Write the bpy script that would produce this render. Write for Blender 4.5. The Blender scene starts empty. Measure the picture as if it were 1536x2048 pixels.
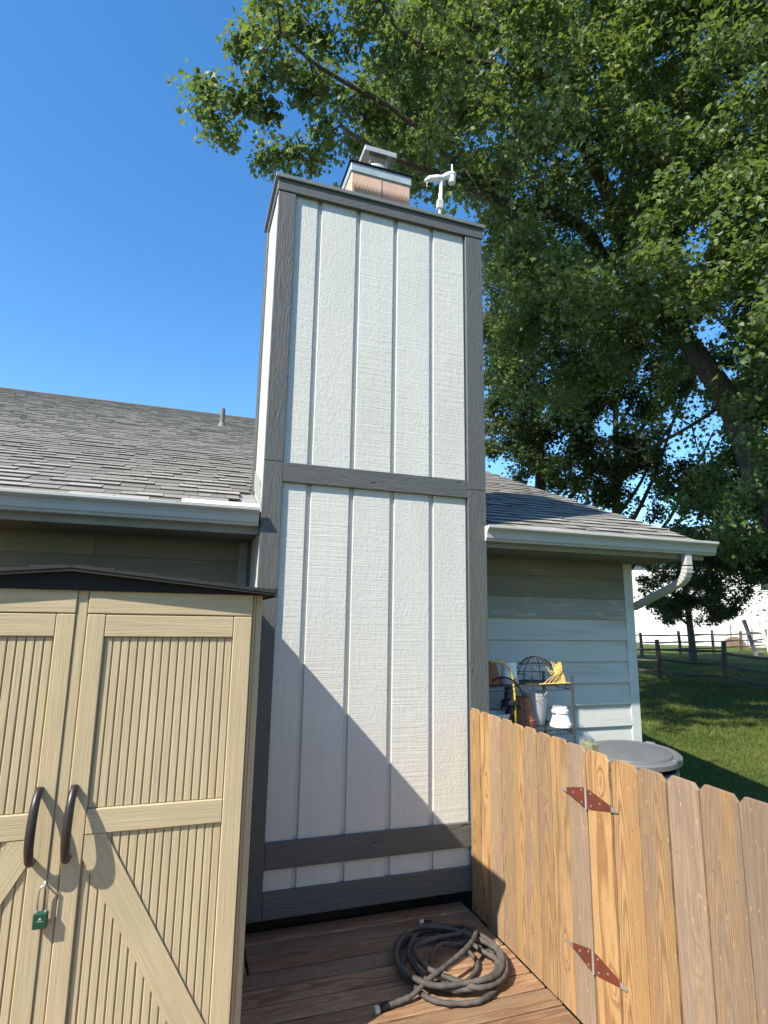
import bpy, math, random
import numpy as np
from mathutils import Vector, Matrix
random.seed(7); rng = np.random.default_rng(11)
S = bpy.context.scene; COL = S.collection

# ------------------------------------------------------------------ camera
YAW, PITCH, ROLL = .3276, .1838, .0158
cam_pos = Vector((-.457, -3.8693, 1.8639))
fw = Vector((math.sin(YAW)*math.cos(PITCH), math.cos(YAW)*math.cos(PITCH), math.sin(PITCH)))
rt = Vector((math.cos(YAW), -math.sin(YAW), 0)); up = rt.cross(fw)
rt, up = rt*math.cos(ROLL)+up*math.sin(ROLL), -rt*math.sin(ROLL)+up*math.cos(ROLL)
cd = bpy.data.cameras.new('camera'); cam = bpy.data.objects.new('camera', cd); COL.objects.link(cam)
cd.sensor_fit = 'VERTICAL'; cd.sensor_height = 24; cd.lens = 24*1171.19/2048
cd.clip_start = .05; cd.clip_end = 2000
cam.matrix_world = Matrix(((rt.x, up.x, -fw.x, cam_pos.x), (rt.y, up.y, -fw.y, cam_pos.y), (rt.z, up.z, -fw.z, cam_pos.z), (0, 0, 0, 1)))
S.camera = cam
# ------------------------------------------------------------------ sky, sun, exposure
SUN = Vector((1, .507, -1.06)).normalized()             # direction the light travels
elev = math.asin(-SUN.z); az = math.atan2(-SUN.x, -SUN.y)   # azimuth from +Y towards +X
w = bpy.data.worlds.new('World'); S.world = w; w.use_nodes = True
nt = w.node_tree; bg = nt.nodes['Background']
sky = nt.nodes.new('ShaderNodeTexSky'); sky.sky_type = 'NISHITA'; sky.sun_disc = False
sky.sun_elevation = elev; sky.sun_rotation = az; sky.air_density = 1.0; sky.dust_density = .2; sky.ozone_density = 1.8
hs = nt.nodes.new('ShaderNodeHueSaturation'); hs.inputs['Saturation'].default_value = 1.3     # clear-day blue over the whole dome
nt.links.new(sky.outputs[0], hs.inputs['Color']); nt.links.new(hs.outputs[0], bg.inputs[0]); bg.inputs[1].default_value = .15
sl = bpy.data.lights.new('sun', 'SUN'); sl.energy = 5.0; sl.angle = math.radians(.53); sl.color = (1, .92, .775)
so = bpy.data.objects.new('sun', sl); COL.objects.link(so); so.location = (-8, -5, 9)
so.rotation_euler = SUN.to_track_quat('-Z', 'Y').to_euler()
vs = S.view_settings; vs.view_transform = 'Standard'; vs.look = 'None'; vs.gamma = 1; vs.use_curve_mapping = False
vs.exposure = .93

# ------------------------------------------------------------------ node helpers
class NT:
    def __init__(s, name):
        s.m = bpy.data.materials.new(name); s.m.use_nodes = True; s.t = s.m.node_tree
        s.b = s.t.nodes['Principled BSDF']; s.out = s.t.nodes['Material Output']
    def n(s, typ, **k):
        x = s.t.nodes.new('ShaderNode'+typ)
        for a, b in k.items(): setattr(x, a, b)
        return x
    def put(s, sock, v):
        if v is None: return
        if isinstance(v, bpy.types.NodeSocket): s.t.links.new(v, sock)
        elif isinstance(v, (int, float)): sock.default_value = v
        else: sock.default_value = tuple(v) if len(v) == len(sock.default_value) else tuple(v)+(1,)
    def obj(s): return s.n('TexCoord').outputs['Object']
    def rnd(s): return s.n('ObjectInfo').outputs['Random']
    def attr(s, name): return s.n('Attribute', attribute_name=name).outputs
    def math(s, op, a, b=None, c=None, clamp=False):
        x = s.n('Math', operation=op); x.use_clamp = clamp
        s.put(x.inputs[0], a); s.put(x.inputs[1], b)
        if c is not None: s.put(x.inputs[2], c)
        return x.outputs[0]
    def vm(s, op, a, b):
        x = s.n('VectorMath', operation=op); s.put(x.inputs[0], a); s.put(x.inputs[1], b); return x.outputs[0]
    def comb(s, x, y, z):
        c = s.n('CombineXYZ'); s.put(c.inputs[0], x); s.put(c.inputs[1], y); s.put(c.inputs[2], z); return c.outputs[0]
    def sep(s, v):
        c = s.n('SeparateXYZ'); s.put(c.inputs[0], v); return c.outputs
    def noise(s, vec, scale=1, detail=2, rough=.55, dist=0):
        x = s.n('TexNoise'); s.put(x.inputs['Vector'], vec); s.put(x.inputs['Scale'], scale); s.put(x.inputs['Detail'], detail)
        s.put(x.inputs['Roughness'], rough); s.put(x.inputs['Distortion'], dist); return x.outputs['Fac']
    def voro(s, vec, scale=1, feature='F1', r=1):
        x = s.n('TexVoronoi', feature=feature); s.put(x.inputs['Vector'], vec); s.put(x.inputs['Scale'], scale); s.put(x.inputs['Randomness'], r); return x.outputs
    def ramp(s, f, a, b, lo=0., hi=1.):
        x = s.n('MapRange'); x.clamp = True; s.put(x.inputs[0], f); s.put(x.inputs[1], a); s.put(x.inputs[2], b); s.put(x.inputs[3], lo); s.put(x.inputs[4], hi); return x.outputs[0]
    def mix(s, f, a, b):
        x = s.n('Mix', data_type='RGBA'); s.put(x.inputs[0], f); s.put(x.inputs[6], a); s.put(x.inputs[7], b); return x.outputs[2]
    def mul(s, a, f):   # colour * scalar
        x = s.n('Mix', data_type='RGBA', blend_type='MULTIPLY'); x.inputs[0].default_value = 1; s.put(x.inputs[6], a)
        c = s.comb(f, f, f); s.t.links.new(c, x.inputs[7]); return x.outputs[2]
    def bump(s, h, strength=.5, dist=.004):
        x = s.n('Bump'); s.put(x.inputs['Strength'], strength); s.put(x.inputs['Distance'], dist); s.put(x.inputs['Height'], h); s.t.links.new(x.outputs[0], s.b.inputs['Normal'])
    def fin(s, col, rough=.6, metal=0., spec=.5):
        s.put(s.b.inputs['Base Color'], col); s.put(s.b.inputs['Roughness'], rough); s.put(s.b.inputs['Metallic'], metal)
        s.b.inputs['Specular IOR Level'].default_value = spec; return s.m
    def scaled(s, x, y, z, rs=0):
        v = s.vm('MULTIPLY', s.obj(), (x, y, z))
        if rs: r = s.math('MULTIPLY', s.rnd(), rs); v = s.vm('ADD', v, s.comb(r, r, r))
        return v
def plain(name, col, rough=.6, metal=0., var=.12, sc=9, spec=.5, bump=0):
    k = NT(name); f = k.noise(k.scaled(sc, sc, sc, 17), 1, 3)
    c = k.mul(col+(1,), k.ramp(f, .3, .7, 1-var, 1+var))
    if bump: k.bump(k.noise(k.scaled(sc*8, sc*8, sc*8, 3), 1, 3), bump, .003)
    return k.fin(c, rough, metal, spec)

def m_siding():
    k = NT('painted_rough_sawn_siding'); r = k.rnd()
    saw = k.noise(k.scaled(2.2, 2.2, 105, 40), 1, 3, .65)            # horizontal saw marks
    grain = k.noise(k.scaled(85, 85, 9, 23), 1, 4, .7, .6)
    stip = k.noise(k.scaled(60, 60, 42, 9), 1, 4, .6, 1.2)
    curl = k.noise(k.scaled(7, 7, 2.4, 51), 1, 2, .5, 1.4)
    curl = k.math('SINE', k.math('MULTIPLY', curl, 42))
    z = k.sep(k.obj())[2]
    a = k.ramp(k.noise(k.scaled(.8, .8, .7, 77), 1, 2), .4, .6)
    h = k.math('ADD', k.math('MULTIPLY', saw, k.math('MULTIPLY_ADD', a, .8, .35)), k.math('MULTIPLY', stip, k.math('MULTIPLY_ADD', a, -.5, .95)))
    h = k.math('ADD', h, k.math('MULTIPLY', grain, .35)); h = k.math('MULTIPLY_ADD', curl, .055, h)
    k.bump(h, .65, .005)
    dirt = k.ramp(k.noise(k.scaled(3, 3, 1.1, 5), 1, 4), .35, .75)
    c = k.mix(dirt, (.56, .567, .535), (.515, .523, .49)); c = k.mul(c, k.ramp(h, .6, 1.3, .93, 1.04))
    stk = k.ramp(k.noise(k.scaled(38, 38, .55, 61), 1, 4, .7), .5, .8); c = k.mix(k.math('MULTIPLY', stk, .28), c, (.40, .40, .365))
    # scattered rusty nail specks
    d = k.voro(k.scaled(5, 5, 2.6, 13), 1)['Distance']; c = k.mix(k.ramp(d, .012, .02, .7, 0), c, (.10, .09, .08))
    return k.fin(c, .62)
def m_trim():
    k = NT('dark_grey_painted_board'); 
    warp = k.noise(k.scaled(9, 9, 1.6, 31), 1, 2, .5, .8)
    ring = k.math('SINE', k.math('MULTIPLY', warp, 60))
    gr = k.noise(k.scaled(140, 140, 5, 12), 1, 4, .7)
    d = k.voro(k.scaled(11, 11, 3.2, 9), 1)['Distance']; hole = k.ramp(d, .05, .11, -1.5, 0)
    h = k.math('ADD', k.math('MULTIPLY_ADD', ring, .17, gr), hole)
    k.bump(h, .7, .0036)
    c = k.mix(k.noise(k.scaled(4, 4, 1, 3), 1, 3), (.072, .078, .077), (.098, .1045, .102)); c = k.mul(c, k.ramp(h, -.6, .9, .75, 1.08))
    return k.fin(c, .55)
def m_lap():
    k = NT('painted_lap_siding'); g = k.noise(k.scaled(4, 60, 60, 7), 1, 4, .65); k.bump(g, .35, .003)
    st = k.ramp(k.noise(k.scaled(1.1, 3, 9, 91), 1, 4, .7), .52, .72)
    c = k.mix(st, (.49, .50, .475), (.40, .395, .355)); c = k.mul(c, k.ramp(g, .3, .7, .96, 1.03))
    return k.fin(c, .6)
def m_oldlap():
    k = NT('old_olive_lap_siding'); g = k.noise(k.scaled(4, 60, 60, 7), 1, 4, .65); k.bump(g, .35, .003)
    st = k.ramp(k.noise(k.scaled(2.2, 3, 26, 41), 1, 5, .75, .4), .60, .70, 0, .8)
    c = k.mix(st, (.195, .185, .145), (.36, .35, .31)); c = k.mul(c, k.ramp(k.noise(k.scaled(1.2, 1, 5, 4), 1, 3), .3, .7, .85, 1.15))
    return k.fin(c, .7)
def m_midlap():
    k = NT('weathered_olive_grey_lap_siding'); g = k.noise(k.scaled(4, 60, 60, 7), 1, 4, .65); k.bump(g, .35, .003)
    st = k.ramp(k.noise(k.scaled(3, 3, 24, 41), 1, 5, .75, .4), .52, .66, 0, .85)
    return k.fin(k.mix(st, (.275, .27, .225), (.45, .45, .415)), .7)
def m_shingle():
    k = NT('asphalt_shingle'); v = k.obj(); t = k.attr('tint')['Fac']
    sp = k.noise(k.scaled(260, 260, 260), 1, 2, .8); bl = k.noise(k.scaled(2.2, 2.2, 2.2), 1, 4, .7)
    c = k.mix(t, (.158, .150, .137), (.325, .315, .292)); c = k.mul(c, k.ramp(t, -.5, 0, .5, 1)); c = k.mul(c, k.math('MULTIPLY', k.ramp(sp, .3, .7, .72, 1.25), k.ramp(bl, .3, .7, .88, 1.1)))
    k.bump(sp, .5, .003); return k.fin(c, .9, spec=.25)
def m_resin():
    k = NT('tan_shed_resin'); f = k.noise(k.scaled(300, 300, 5, 20), 1, 3, .6); f2 = k.noise(k.scaled(95, 95, 2.2, 33), 1, 3, .6, .3)
    h = k.math('ADD', f, k.math('MULTIPLY', f2, .8)); k.bump(h, .55, .0025)
    c = k.mix(k.ramp(h, .6, 1.15), (.385, .315, .20), (.50, .415, .265)); c = k.mul(c, k.ramp(k.noise(k.scaled(5, 5, 2, 6), 1, 2), .3, .7, .94, 1.05))
    return k.fin(c, .5, spec=.35)
def wood(name, light, dark, grey, greyamt, kn=1., fine=1., zc=26., rm=.9, var=.34, patch=None):
    k = NT(name); r = k.rnd(); p = k.obj(); x, y, z = k.sep(p)
    off = k.math('MULTIPLY', r, 47.)
    n1 = k.noise(k.vm('ADD', k.vm('MULTIPLY', p, (7, 7, 1.0)), k.comb(off, off, off)), 1, 3, .5, .2)
    kv = k.vm('ADD', k.vm('MULTIPLY', p, (6.5, .4, 2.9)), k.comb(off, off, off))
    d = k.voro(kv, 1)['Distance']
    kk = k.math('POWER', 2.718, k.math('MULTIPLY', k.math('MULTIPLY', d, d), -26.))
    s = k.math('GREATER_THAN', k.math('FRACT', k.math('MULTIPLY', r, 9.7)), .35)
    xs = k.math('ADD', x, k.math('MULTIPLY_ADD', k.math('FRACT', k.math('MULTIPLY', r, 23.3)), .08, -.04))
    arch = k.math('MULTIPLY', s, k.math('ADD', k.math('MULTIPLY', k.math('MULTIPLY', xs, xs), 7500.), k.math('MULTIPLY', z, zc)))
    f = k.math('ADD', k.math('MULTIPLY', x, 60.), k.math('MULTIPLY', n1, 26.)); f = k.math('ADD', f, arch); f = k.math('MULTIPLY_ADD', kk, 13.*kn, f)
    ring = k.math('MULTIPLY_ADD', k.math('SINE', k.math('MULTIPLY', f, 1.15)), .5, .5); ring = k.math('POWER', ring, 1.7)
    fib = k.noise(k.vm('ADD', k.vm('MULTIPLY', p, (230*fine, 230*fine, 7)), k.comb(off, off, off)), 1, 4, .7)
    c = k.mix(k.math('MULTIPLY', ring, rm), light, dark)
    c = k.mix(k.ramp(kk, .55, .98, 0, .55), c, tuple(min(1, a*1.25) for a in light))
    c = k.mix(k.ramp(kk, .96, .995, 0, .5), c, tuple(a*.5 for a in dark))
    wz = k.noise(k.vm('ADD', k.vm('MULTIPLY', p, (11, 11, 1.3)), k.comb(off, off, off)), 1, 4, .65)
    gsel = k.math('ADD', k.ramp(wz, .35, .7), k.math('MULTIPLY_ADD', k.sep(k.n('ObjectInfo').outputs['Color'])[0], 1.5, -1.0))
    c = k.mix(k.math('MULTIPLY', k.ramp(gsel, 0, 1), greyamt), c, grey)
    if patch: c = k.mix(k.ramp(k.noise(k.vm('ADD', k.vm('MULTIPLY', p, (9, 9, 2.2)), k.comb(off, off, off)), 1, 5, .7), .47, .62, 0, .7), c, patch)
    c = k.mul(c, k.ramp(fib, .3, .72, .70, 1.22))
    sp = k.voro(k.vm('ADD', k.vm('MULTIPLY', p, (30, 30, 13)), k.comb(off, off, off)), 1)['Distance']
    c = k.mix(k.ramp(sp, .05, .13, .6, 0), c, tuple(min(1, a*1.35+.03) for a in light))
    c = k.mul(c, k.math('MULTIPLY_ADD', k.math('FRACT', k.math('MULTIPLY', r, 71.)), var, 1-var/2))
    k.bump(k.math('MULTIPLY_ADD', ring, -.5, fib), .55, .003); return k.fin(c, .72, spec=.25)
def m_leaf(name, top, back, trans):
    k = NT(name); t = k.attr('tint')['Fac']; geo = k.n('NewGeometry')
    c = k.mix(t, tuple(a*.65 for a in top), (top[0]*1.45, top[1]*1.3, top[2]*.95))
    c = k.mix(geo.outputs['Backfacing'], c, back)
    k.fin(c, .5, spec=.32)
    tr = k.n('BsdfTranslucent'); k.t.links.new(k.mix(t, trans, (trans[0]*1.4, trans[1]*1.2, trans[2])), tr.inputs[0])
    mx = k.n('MixShader'); mx.inputs[0].default_value = .34
    k.t.links.new(k.b.outputs[0], mx.inputs[1]); k.t.links.new(tr.outputs[0], mx.inputs[2]); k.t.links.new(mx.outputs[0], k.out.inputs[0])
    return k.m
def m_bark():
    k = NT('maple_bark'); v = k.scaled(9, 9, 1.6); n = k.noise(v, 1.6, 5, .7, .5); d = k.voro(v, 2.2)['Distance']
    h = k.math('MULTIPLY_ADD', d, .6, n); k.bump(h, 1, .03)
    return k.fin(k.mul(k.mix(n, (.06, .05, .042), (.125, .108, .092)), k.ramp(h, .4, 1.1, .6, 1.15)), .9, spec=.2)
def m_lawn():
    k = NT('lawn_soil_and_turf'); v = k.obj(); a = k.noise(v, .35, 5, .6); b = k.noise(v, 24, 4, .75)
    c = k.mix(k.ramp(a, .3, .7), (.050, .082, .014), (.095, .125, .024)); c = k.mul(c, k.ramp(b, .25, .75, .5, 1.4)); k.bump(b, .8, .03)
    return k.fin(c, .9, spec=.15)
def m_grass():
    k = NT('grass_blade'); t = k.attr('tint')['Fac']; c = k.mix(t, (.048, .085, .013), (.165, .175, .042)); k.fin(c, .6, spec=.25)
    tr = k.n('BsdfTranslucent'); k.t.links.new(c, tr.inputs[0]); mx = k.n('MixShader'); mx.inputs[0].default_value = .3
    k.t.links.new(k.b.outputs[0], mx.inputs[1]); k.t.links.new(tr.outputs[0], mx.inputs[2]); k.t.links.new(mx.outputs[0], k.out.inputs[0]); return k.m
def m_hose():
    k = NT('brown_black_hose_fabric'); n = k.noise(k.scaled(420, 420, 420), 1, 2, .7); b = k.noise(k.scaled(9, 9, 9), 1, 3)
    k.bump(n, .6, .002); return k.fin(k.mul(k.mix(k.ramp(b, .35, .65), (.040, .036, .033), (.088, .080, .073)), k.ramp(n, .3, .7, .8, 1.2)), .75)
def m_rust():
    k = NT('rusted_painted_hinge'); n = k.noise(k.scaled(25, 25, 25, 8), 1, 5, .7); k.bump(n, .5, .002)
    return k.fin(k.mix(k.ramp(n, .35, .65), (.20, .045, .022), (.10, .04, .028)), .5, .25)
def m_flue():
    k = NT('peach_painted_flue_metal'); n = k.noise(k.scaled(6, 6, 3), 1, 4, .7)
    return k.fin(k.mix(k.ramp(n, .35, .7), (.62, .42, .30), (.50, .33, .235)), .55)
M = dict(siding=m_siding(), trim=m_trim(), lap=m_lap(), oldlap=m_oldlap(), midlap=m_midlap(), shingle=m_shingle(), resin=m_resin(),
    fence=wood('cedar_picket_wood', (.40, .25, .115), (.19, .09, .036), (.225, .170, .128), .9, rm=.68),
    deck=wood('weathered_deck_wood', (.36, .225, .13), (.16, .083, .042), (.24, .17, .112), .8, .6, 1., 9., .75, .55, (.20, .105, .06)),
    rail=wood('grey_split_rail_wood', (.11, .085, .062), (.07, .05, .035), (.10, .085, .07), .8),
    leaf=m_leaf('maple_leaf', (.078, .136, .038), (.18, .23, .14), (.19, .29, .045)),
    leaf_dark=m_leaf('dark_leaf', (.042, .072, .018), (.085, .11, .06), (.09, .135, .02)),
    bark=m_bark(), lawn=m_lawn(), grass=m_grass(), hose=m_hose(), rust=m_rust(), flue=m_flue(),
    gutter=plain('grey_gutter_enamel', (.40, .405, .39), .36, 0, .06, 3), drip=plain('white_drip_edge', (.78, .78, .76), .4),
    light_trim=plain('light_grey_trim_paint', (.50, .53, .515), .5, 0, .06, 5), fascia=plain('grey_fascia_paint', (.24, .245, .23), .55), ridge=plain('dark_ridge_shingle', (.09, .088, .085), .9),
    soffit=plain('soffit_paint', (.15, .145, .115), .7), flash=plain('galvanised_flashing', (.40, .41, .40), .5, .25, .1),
    bluegrey=plain('blue_grey_flue_band', (.33, .40, .42), .5, .1), black=plain('black_resin', (.009, .010, .011), .6, 0, .1, spec=.25),
    darkroof=plain('charcoal_shed_roof_resin', (.030, .031, .031), .6, 0, .12, spec=.3), void=plain('dark_void', (.012, .011, .01), .95),
    handle=plain('brown_black_handle', (.024, .018, .016), .4), steel=plain('bright_steel', (.62, .60, .57), .3, .9, .06),
    zinc=plain('zinc_plated_steel', (.50, .49, .47), .45, .7, .12), green=plain('green_padlock_enamel', (.006, .05, .03), .38),
    white=plain('white_plastic', (.76, .75, .73), .45, 0, .05), cream=plain('glossy_white_ceramic', (.80, .80, .77), .25, 0, .04),
    pail=plain('white_painted_pail', (.44, .45, .45), .4, 0, .05), terra=plain('terracotta', (.30, .105, .05), .8, 0, .2),
    pink=plain('dusty_pink_glaze', (.50, .36, .36), .4), wire=plain('dark_wire', (.035, .033, .03), .5, .4), chrome=plain('dull_rack_wire', (.10, .10, .10), .42, .6),
    yellow=plain('yellow_plastic', (.62, .47, .05), .5), straw=plain('yellow_straw', (.62, .43, .13), .8, 0, .25), blueblack=plain('navy_black_plastic', (.012, .014, .03), .4),
    bin=plain('grey_bin_plastic', (.15, .16, .17), .42, 0, .06, 5), binlid=plain('grey_bin_lid', (.125, .13, .135), .38, 0, .10, 6),
    greenpost=plain('treated_green_post', (.17, .17, .10), .8, 0, .25, 14), vinyl=plain('white_vinyl_siding', (.52, .515, .50), .55, 0, .03, 2),
    glass=plain('dark_window_glass', (.03, .035, .04), .08), roof2=plain('brown_far_roof', (.13, .12, .11), .9), pole=plain('grey_pvc_pipe', (.12, .125, .13), .5),
    shrub=plain('shrub_green', (.02, .035, .012), .8), ink=plain('black_print', (.02, .02, .02), .6), brownwood=plain('brown_board', (.16, .10, .06), .8), red=plain('faded_red_paint', (.35, .12, .10), .7),
    dry=plain('dry_leaf_tan', (.48, .36, .17), .8, 0, .25))

# ------------------------------------------------------------------ mesh helpers
ORI = {}
class MB:
    def __init__(s): s.v = []; s.f = []; s.t = []
    def add(s, v, f, tint=None):
        o = len(s.v); s.v += [tuple(a) for a in v]; s.f += [tuple(i+o for i in q) for q in f]
        if tint is not None: s.t += [tint]*len(f)
        return s
    def box(s, x0, x1, y0, y1, z0, z1, tint=None):
        v = [(x, y, z) for x in (x0, x1) for y in (y0, y1) for z in (z0, z1)]
        return s.add(v, [(0, 1, 3, 2), (4, 6, 7, 5), (0, 4, 5, 1), (2, 3, 7, 6), (0, 2, 6, 4), (1, 5, 7, 3)], tint)
    def cbox(s, x0, x1, y0, y1, z0, z1, b=.003):
        lo = (x0, y0, z0); hi = (x1, y1, z1); ix = {}; v = []
        for sx in (0, 1):
            for sy in (0, 1):
                for sz in (0, 1):
                    c = (sx, sy, sz)
                    for a in range(3):
                        p = []
                        for q in range(3):
                            e = (lo, hi)[c[q]][q]
                            if q != a: e += (b, -b)[c[q]]
                            p.append(e)
                        ix[c, a] = len(v); v.append(p)
        f = []
        cyc = [(0, 0), (1, 0), (1, 1), (0, 1)]
        def mk(a, sgn, i, j):
            c = [0, 0, 0]; c[a] = sgn; c[(a+1) % 3] = i; c[(a+2) % 3] = j; return tuple(c)
        for a in range(3):
            for sgn in (0, 1):
                q = [ix[mk(a, sgn, i, j), a] for i, j in cyc]; f.append(q if sgn else q[::-1])
        for a in range(3):
            b1, b2 = (a+1) % 3, (a+2) % 3
            for i in (0, 1):
                for j in (0, 1):
                    c0 = [0]*3; c0[b1] = i; c0[b2] = j; c1 = list(c0); c1[a] = 1; c0, c1 = tuple(c0), tuple(c1)
                    q = [ix[c0, b1], ix[c0, b2], ix[c1, b2], ix[c1, b1]]; f.append(q[::-1] if (i == j) else q)
        for c in [(i, j, k) for i in (0, 1) for j in (0, 1) for k in (0, 1)]:
            q = [ix[c, 0], ix[c, 1], ix[c, 2]]; f.append(q if (sum(c) % 2) else q[::-1])
        return s.add(v, f)
    def prism(s, poly, a, b, axis='x', tint=None):        # poly of 2-D points swept along an axis
        n = len(poly); v = []
        for e in (a, b):
            for p, q in poly: v.append({'x': (e, p, q), 'y': (p, e, q), 'z': (p, q, e)}[axis])
        f = [tuple(range(n))[::-1], tuple(range(n, 2*n))] + [(i, (i+1) % n, n+(i+1) % n, n+i) for i in range(n)]
        return s.add(v, f, tint)
    def tube(s, path, r, n=6, caps=True):
        P = [Vector(p) for p in path]; m = len(P); v = []; f = []; side = None
        for i, p in enumerate(P):
            t = (P[min(i+1, m-1)]-P[max(i-1, 0)])
            t = t.normalized() if t.length > 1e-9 else Vector((0, 0, 1))
            if side is None: side = t.cross(Vector((0, 0, 1))) if abs(t.z) < .95 else t.cross(Vector((1, 0, 0)))
            side = (side - t*side.dot(t)).normalized(); o = t.cross(side)
            rr = r(i/(m-1)) if callable(r) else (r[i] if isinstance(r, (list, tuple)) else r)
            for k in range(n):
                a = 2*math.pi*k/n; v.append(p+side*(rr*math.cos(a))+o*(rr*math.sin(a)))
        for i in range(m-1):
            for k in range(n): f.append((i*n+k, i*n+(k+1) % n, (i+1)*n+(k+1) % n, (i+1)*n+k))
        if caps: f += [tuple(range(n))[::-1], tuple(range((m-1)*n, m*n))]
        return s.add(v, f)
    def lathe(s, prof, n=24, c=(0, 0, 0)):
        v = []; f = []
        for r, z in prof:
            for k in range(n): a = 2*math.pi*k/n; v.append((c[0]+r*math.cos(a), c[1]+r*math.sin(a), c[2]+z))
        for i in range(len(prof)-1):
            for k in range(n): f.append((i*n+k, i*n+(k+1) % n, (i+1)*n+(k+1) % n, (i+1)*n+k))
        f += [tuple(range(n))[::-1], tuple(range((len(prof)-1)*n, len(prof)*n))]
        return s.add(v, f)
    def mesh(s, name, mat, org=(0, 0, 0), smooth=False):
        me = bpy.data.meshes.new(name); me.from_pydata([(a-org[0], b-org[1], c-org[2]) for a, b, c in s.v], [], s.f)
        if s.t:
            at = me.attributes.new('tint', 'FLOAT', 'FACE'); at.data.foreach_set('value', s.t)
        me.materials.append(mat)
        if smooth: me.polygons.foreach_set('use_smooth', [True]*len(me.polygons))
        me.update(); return me
    def build(s, name, mat, parent=None, org=None, smooth=False, sharp=None):
        a = np.array(s.v)
        if org is None: org = ((a[:, 0].min()+a[:, 0].max())/2, (a[:, 1].min()+a[:, 1].max())/2, a[:, 2].min())
        me = s.mesh(name, mat, org, smooth)
        if sharp: me.set_sharp_from_angle(angle=math.radians(sharp))
        return link(name, me, parent, org)
def link(name, data, parent=None, org=(0, 0, 0), R=None):
    o = bpy.data.objects.new(name, data); COL.objects.link(o); org = Vector(org); ORI[o] = org
    loc = org - (ORI[parent] if parent else Vector((0, 0, 0)))
    o.matrix_basis = Matrix.Translation(loc) @ (R.to_4x4() if R else Matrix.Identity(4))
    if parent: o.parent = parent
    return o
def tag(o, label, cat, group=None):
    o['label'] = label; o['category'] = cat
    if group: o['group'] = group
    return o
def thing(name, loc, label, cat, group=None): return tag(link(name, None, None, loc), label, cat, group)
def struct(o): o['kind'] = 'structure'; return o
def stuff(o): o['kind'] = 'stuff'; return o
def plank(name, parent, mat, p0, p1, w, t, front, b=.003, ends=None):
    """board from p0 to p1 (world) lying on its axis, width w, thickness t, its face looking along front; grain runs along local z"""
    p0, p1 = Vector(p0), Vector(p1); L = (p1-p0).length; Z = (p1-p0).normalized(); Y = -Vector(front); Y = (Y-Z*Y.dot(Z)).normalized(); X = Y.cross(Z)
    me = MB().cbox(-w/2, w/2, -t/2, t/2, 0, L, b).mesh(name, mat)
    return link(name, me, parent, p0, Matrix((X, Y, Z)).transposed())
def catmull(P, k=8):
    P = [Vector(p) for p in P]; out = []
    for i in range(len(P)-1):
        a, b, c, d = P[max(i-1, 0)], P[i], P[i+1], P[min(i+2, len(P)-1)]
        for j in range(k):
            t = j/k; out.append(.5*((2*b)+(c-a)*t+(2*a-5*b+4*c-d)*t*t+(3*b-a-3*c+d)*t**3))
    return out+[P[-1]]
FR = Vector((0, -1, 0))

# ================================================================== GROUND
def gz(x, y): return .012*np.maximum(0, np.hypot(x, y)-8)-.03
xs = np.concatenate([np.linspace(-400, -15, 14), np.linspace(-12, 60, 73), np.linspace(75, 500, 14)])
ys = np.concatenate([np.linspace(-400, -15, 14), np.linspace(-12, 60, 73), np.linspace(75, 500, 14)])
b = MB(); nx = len(xs)
for y in ys:
    for x in xs: b.v.append((x, y, float(min(gz(x, y), .9))+(-.16 if (-7 < x < 2.1 and -7 < y < 1.1) else 0)))
b.f = [(j*nx+i, j*nx+i+1, (j+1)*nx+i+1, (j+1)*nx+i) for j in range(len(ys)-1) for i in range(nx-1)]
struct(b.build('lawn', M['lawn'], org=(0, 0, 0), smooth=True))
# grass blades on the visible part of the lawn
def blades(n, x0, x1, y0, y1, hs):
    x = rng.uniform(x0, x1, n); y = rng.uniform(y0, y1, n); d = np.hypot(x+.46, y+3.87)
    keep = (rng.uniform(0, 1, n) < np.clip((9/d)**1.6, .12, 1)) & ~((x < 3.55) & (y > .55)); x, y, d = x[keep], y[keep], d[keep]; n = len(x)
    a = rng.uniform(0, 6.283, n); h = rng.uniform(.5, 1.2, n)*hs*np.clip(d/9, 1, 1.5); wd = .0042*np.clip(d/6, 1, 2.6); le = rng.normal(0, .6, (n, 2))*h[:, None]
    z = gz(x, y)-.004
    V = np.empty((n, 3, 3)); V[:, 0] = np.c_[x-np.cos(a)*wd, y-np.sin(a)*wd, z]; V[:, 1] = np.c_[x+np.cos(a)*wd, y+np.sin(a)*wd, z]; V[:, 2] = np.c_[x+le[:, 0], y+le[:, 1], z+h]
    return V.reshape(-1, 3), n
def bulk_mesh(name, V, nf, k, tint, mat, loops=None):
    me = bpy.data.meshes.new(name); me.vertices.add(len(V)); me.vertices.foreach_set('co', np.ascontiguousarray(V, dtype=np.float32).ravel())
    if loops is None: loops = np.arange(nf*k, dtype=np.int32)
    me.loops.add(nf*k); me.loops.foreach_set('vertex_index', loops.astype(np.int32)); me.polygons.add(nf)
    me.polygons.foreach_set('loop_start', np.arange(0, nf*k, k, dtype=np.int32)); me.polygons.foreach_set('loop_total', np.full(nf, k, dtype=np.int32))
    at = me.attributes.new('tint', 'FLOAT', 'FACE'); at.data.foreach_set('value', np.asarray(tint, dtype=np.float32))
    me.materials.append(mat); me.update(calc_edges=True); me.validate(); return me
V, n = blades(420000, 2.2, 24, -1.5, 20, .045)
bx_, by_ = V[::3, 0], V[::3, 1]; pat = .5+.28*np.sin(bx_*1.7+1.9*np.sin(by_*1.1))+.25*np.sin(by_*2.3+1.3*np.sin(bx_*.8+1))
g = tag(link('grass', bulk_mesh('grass', V, n, 3, np.clip(.6*pat+.5*rng.uniform(0, 1, n)-.05, 0, 1.2), M['grass'])), 'short mown green grass of the lawn beyond the picket fence', 'grass'); stuff(g)

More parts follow.
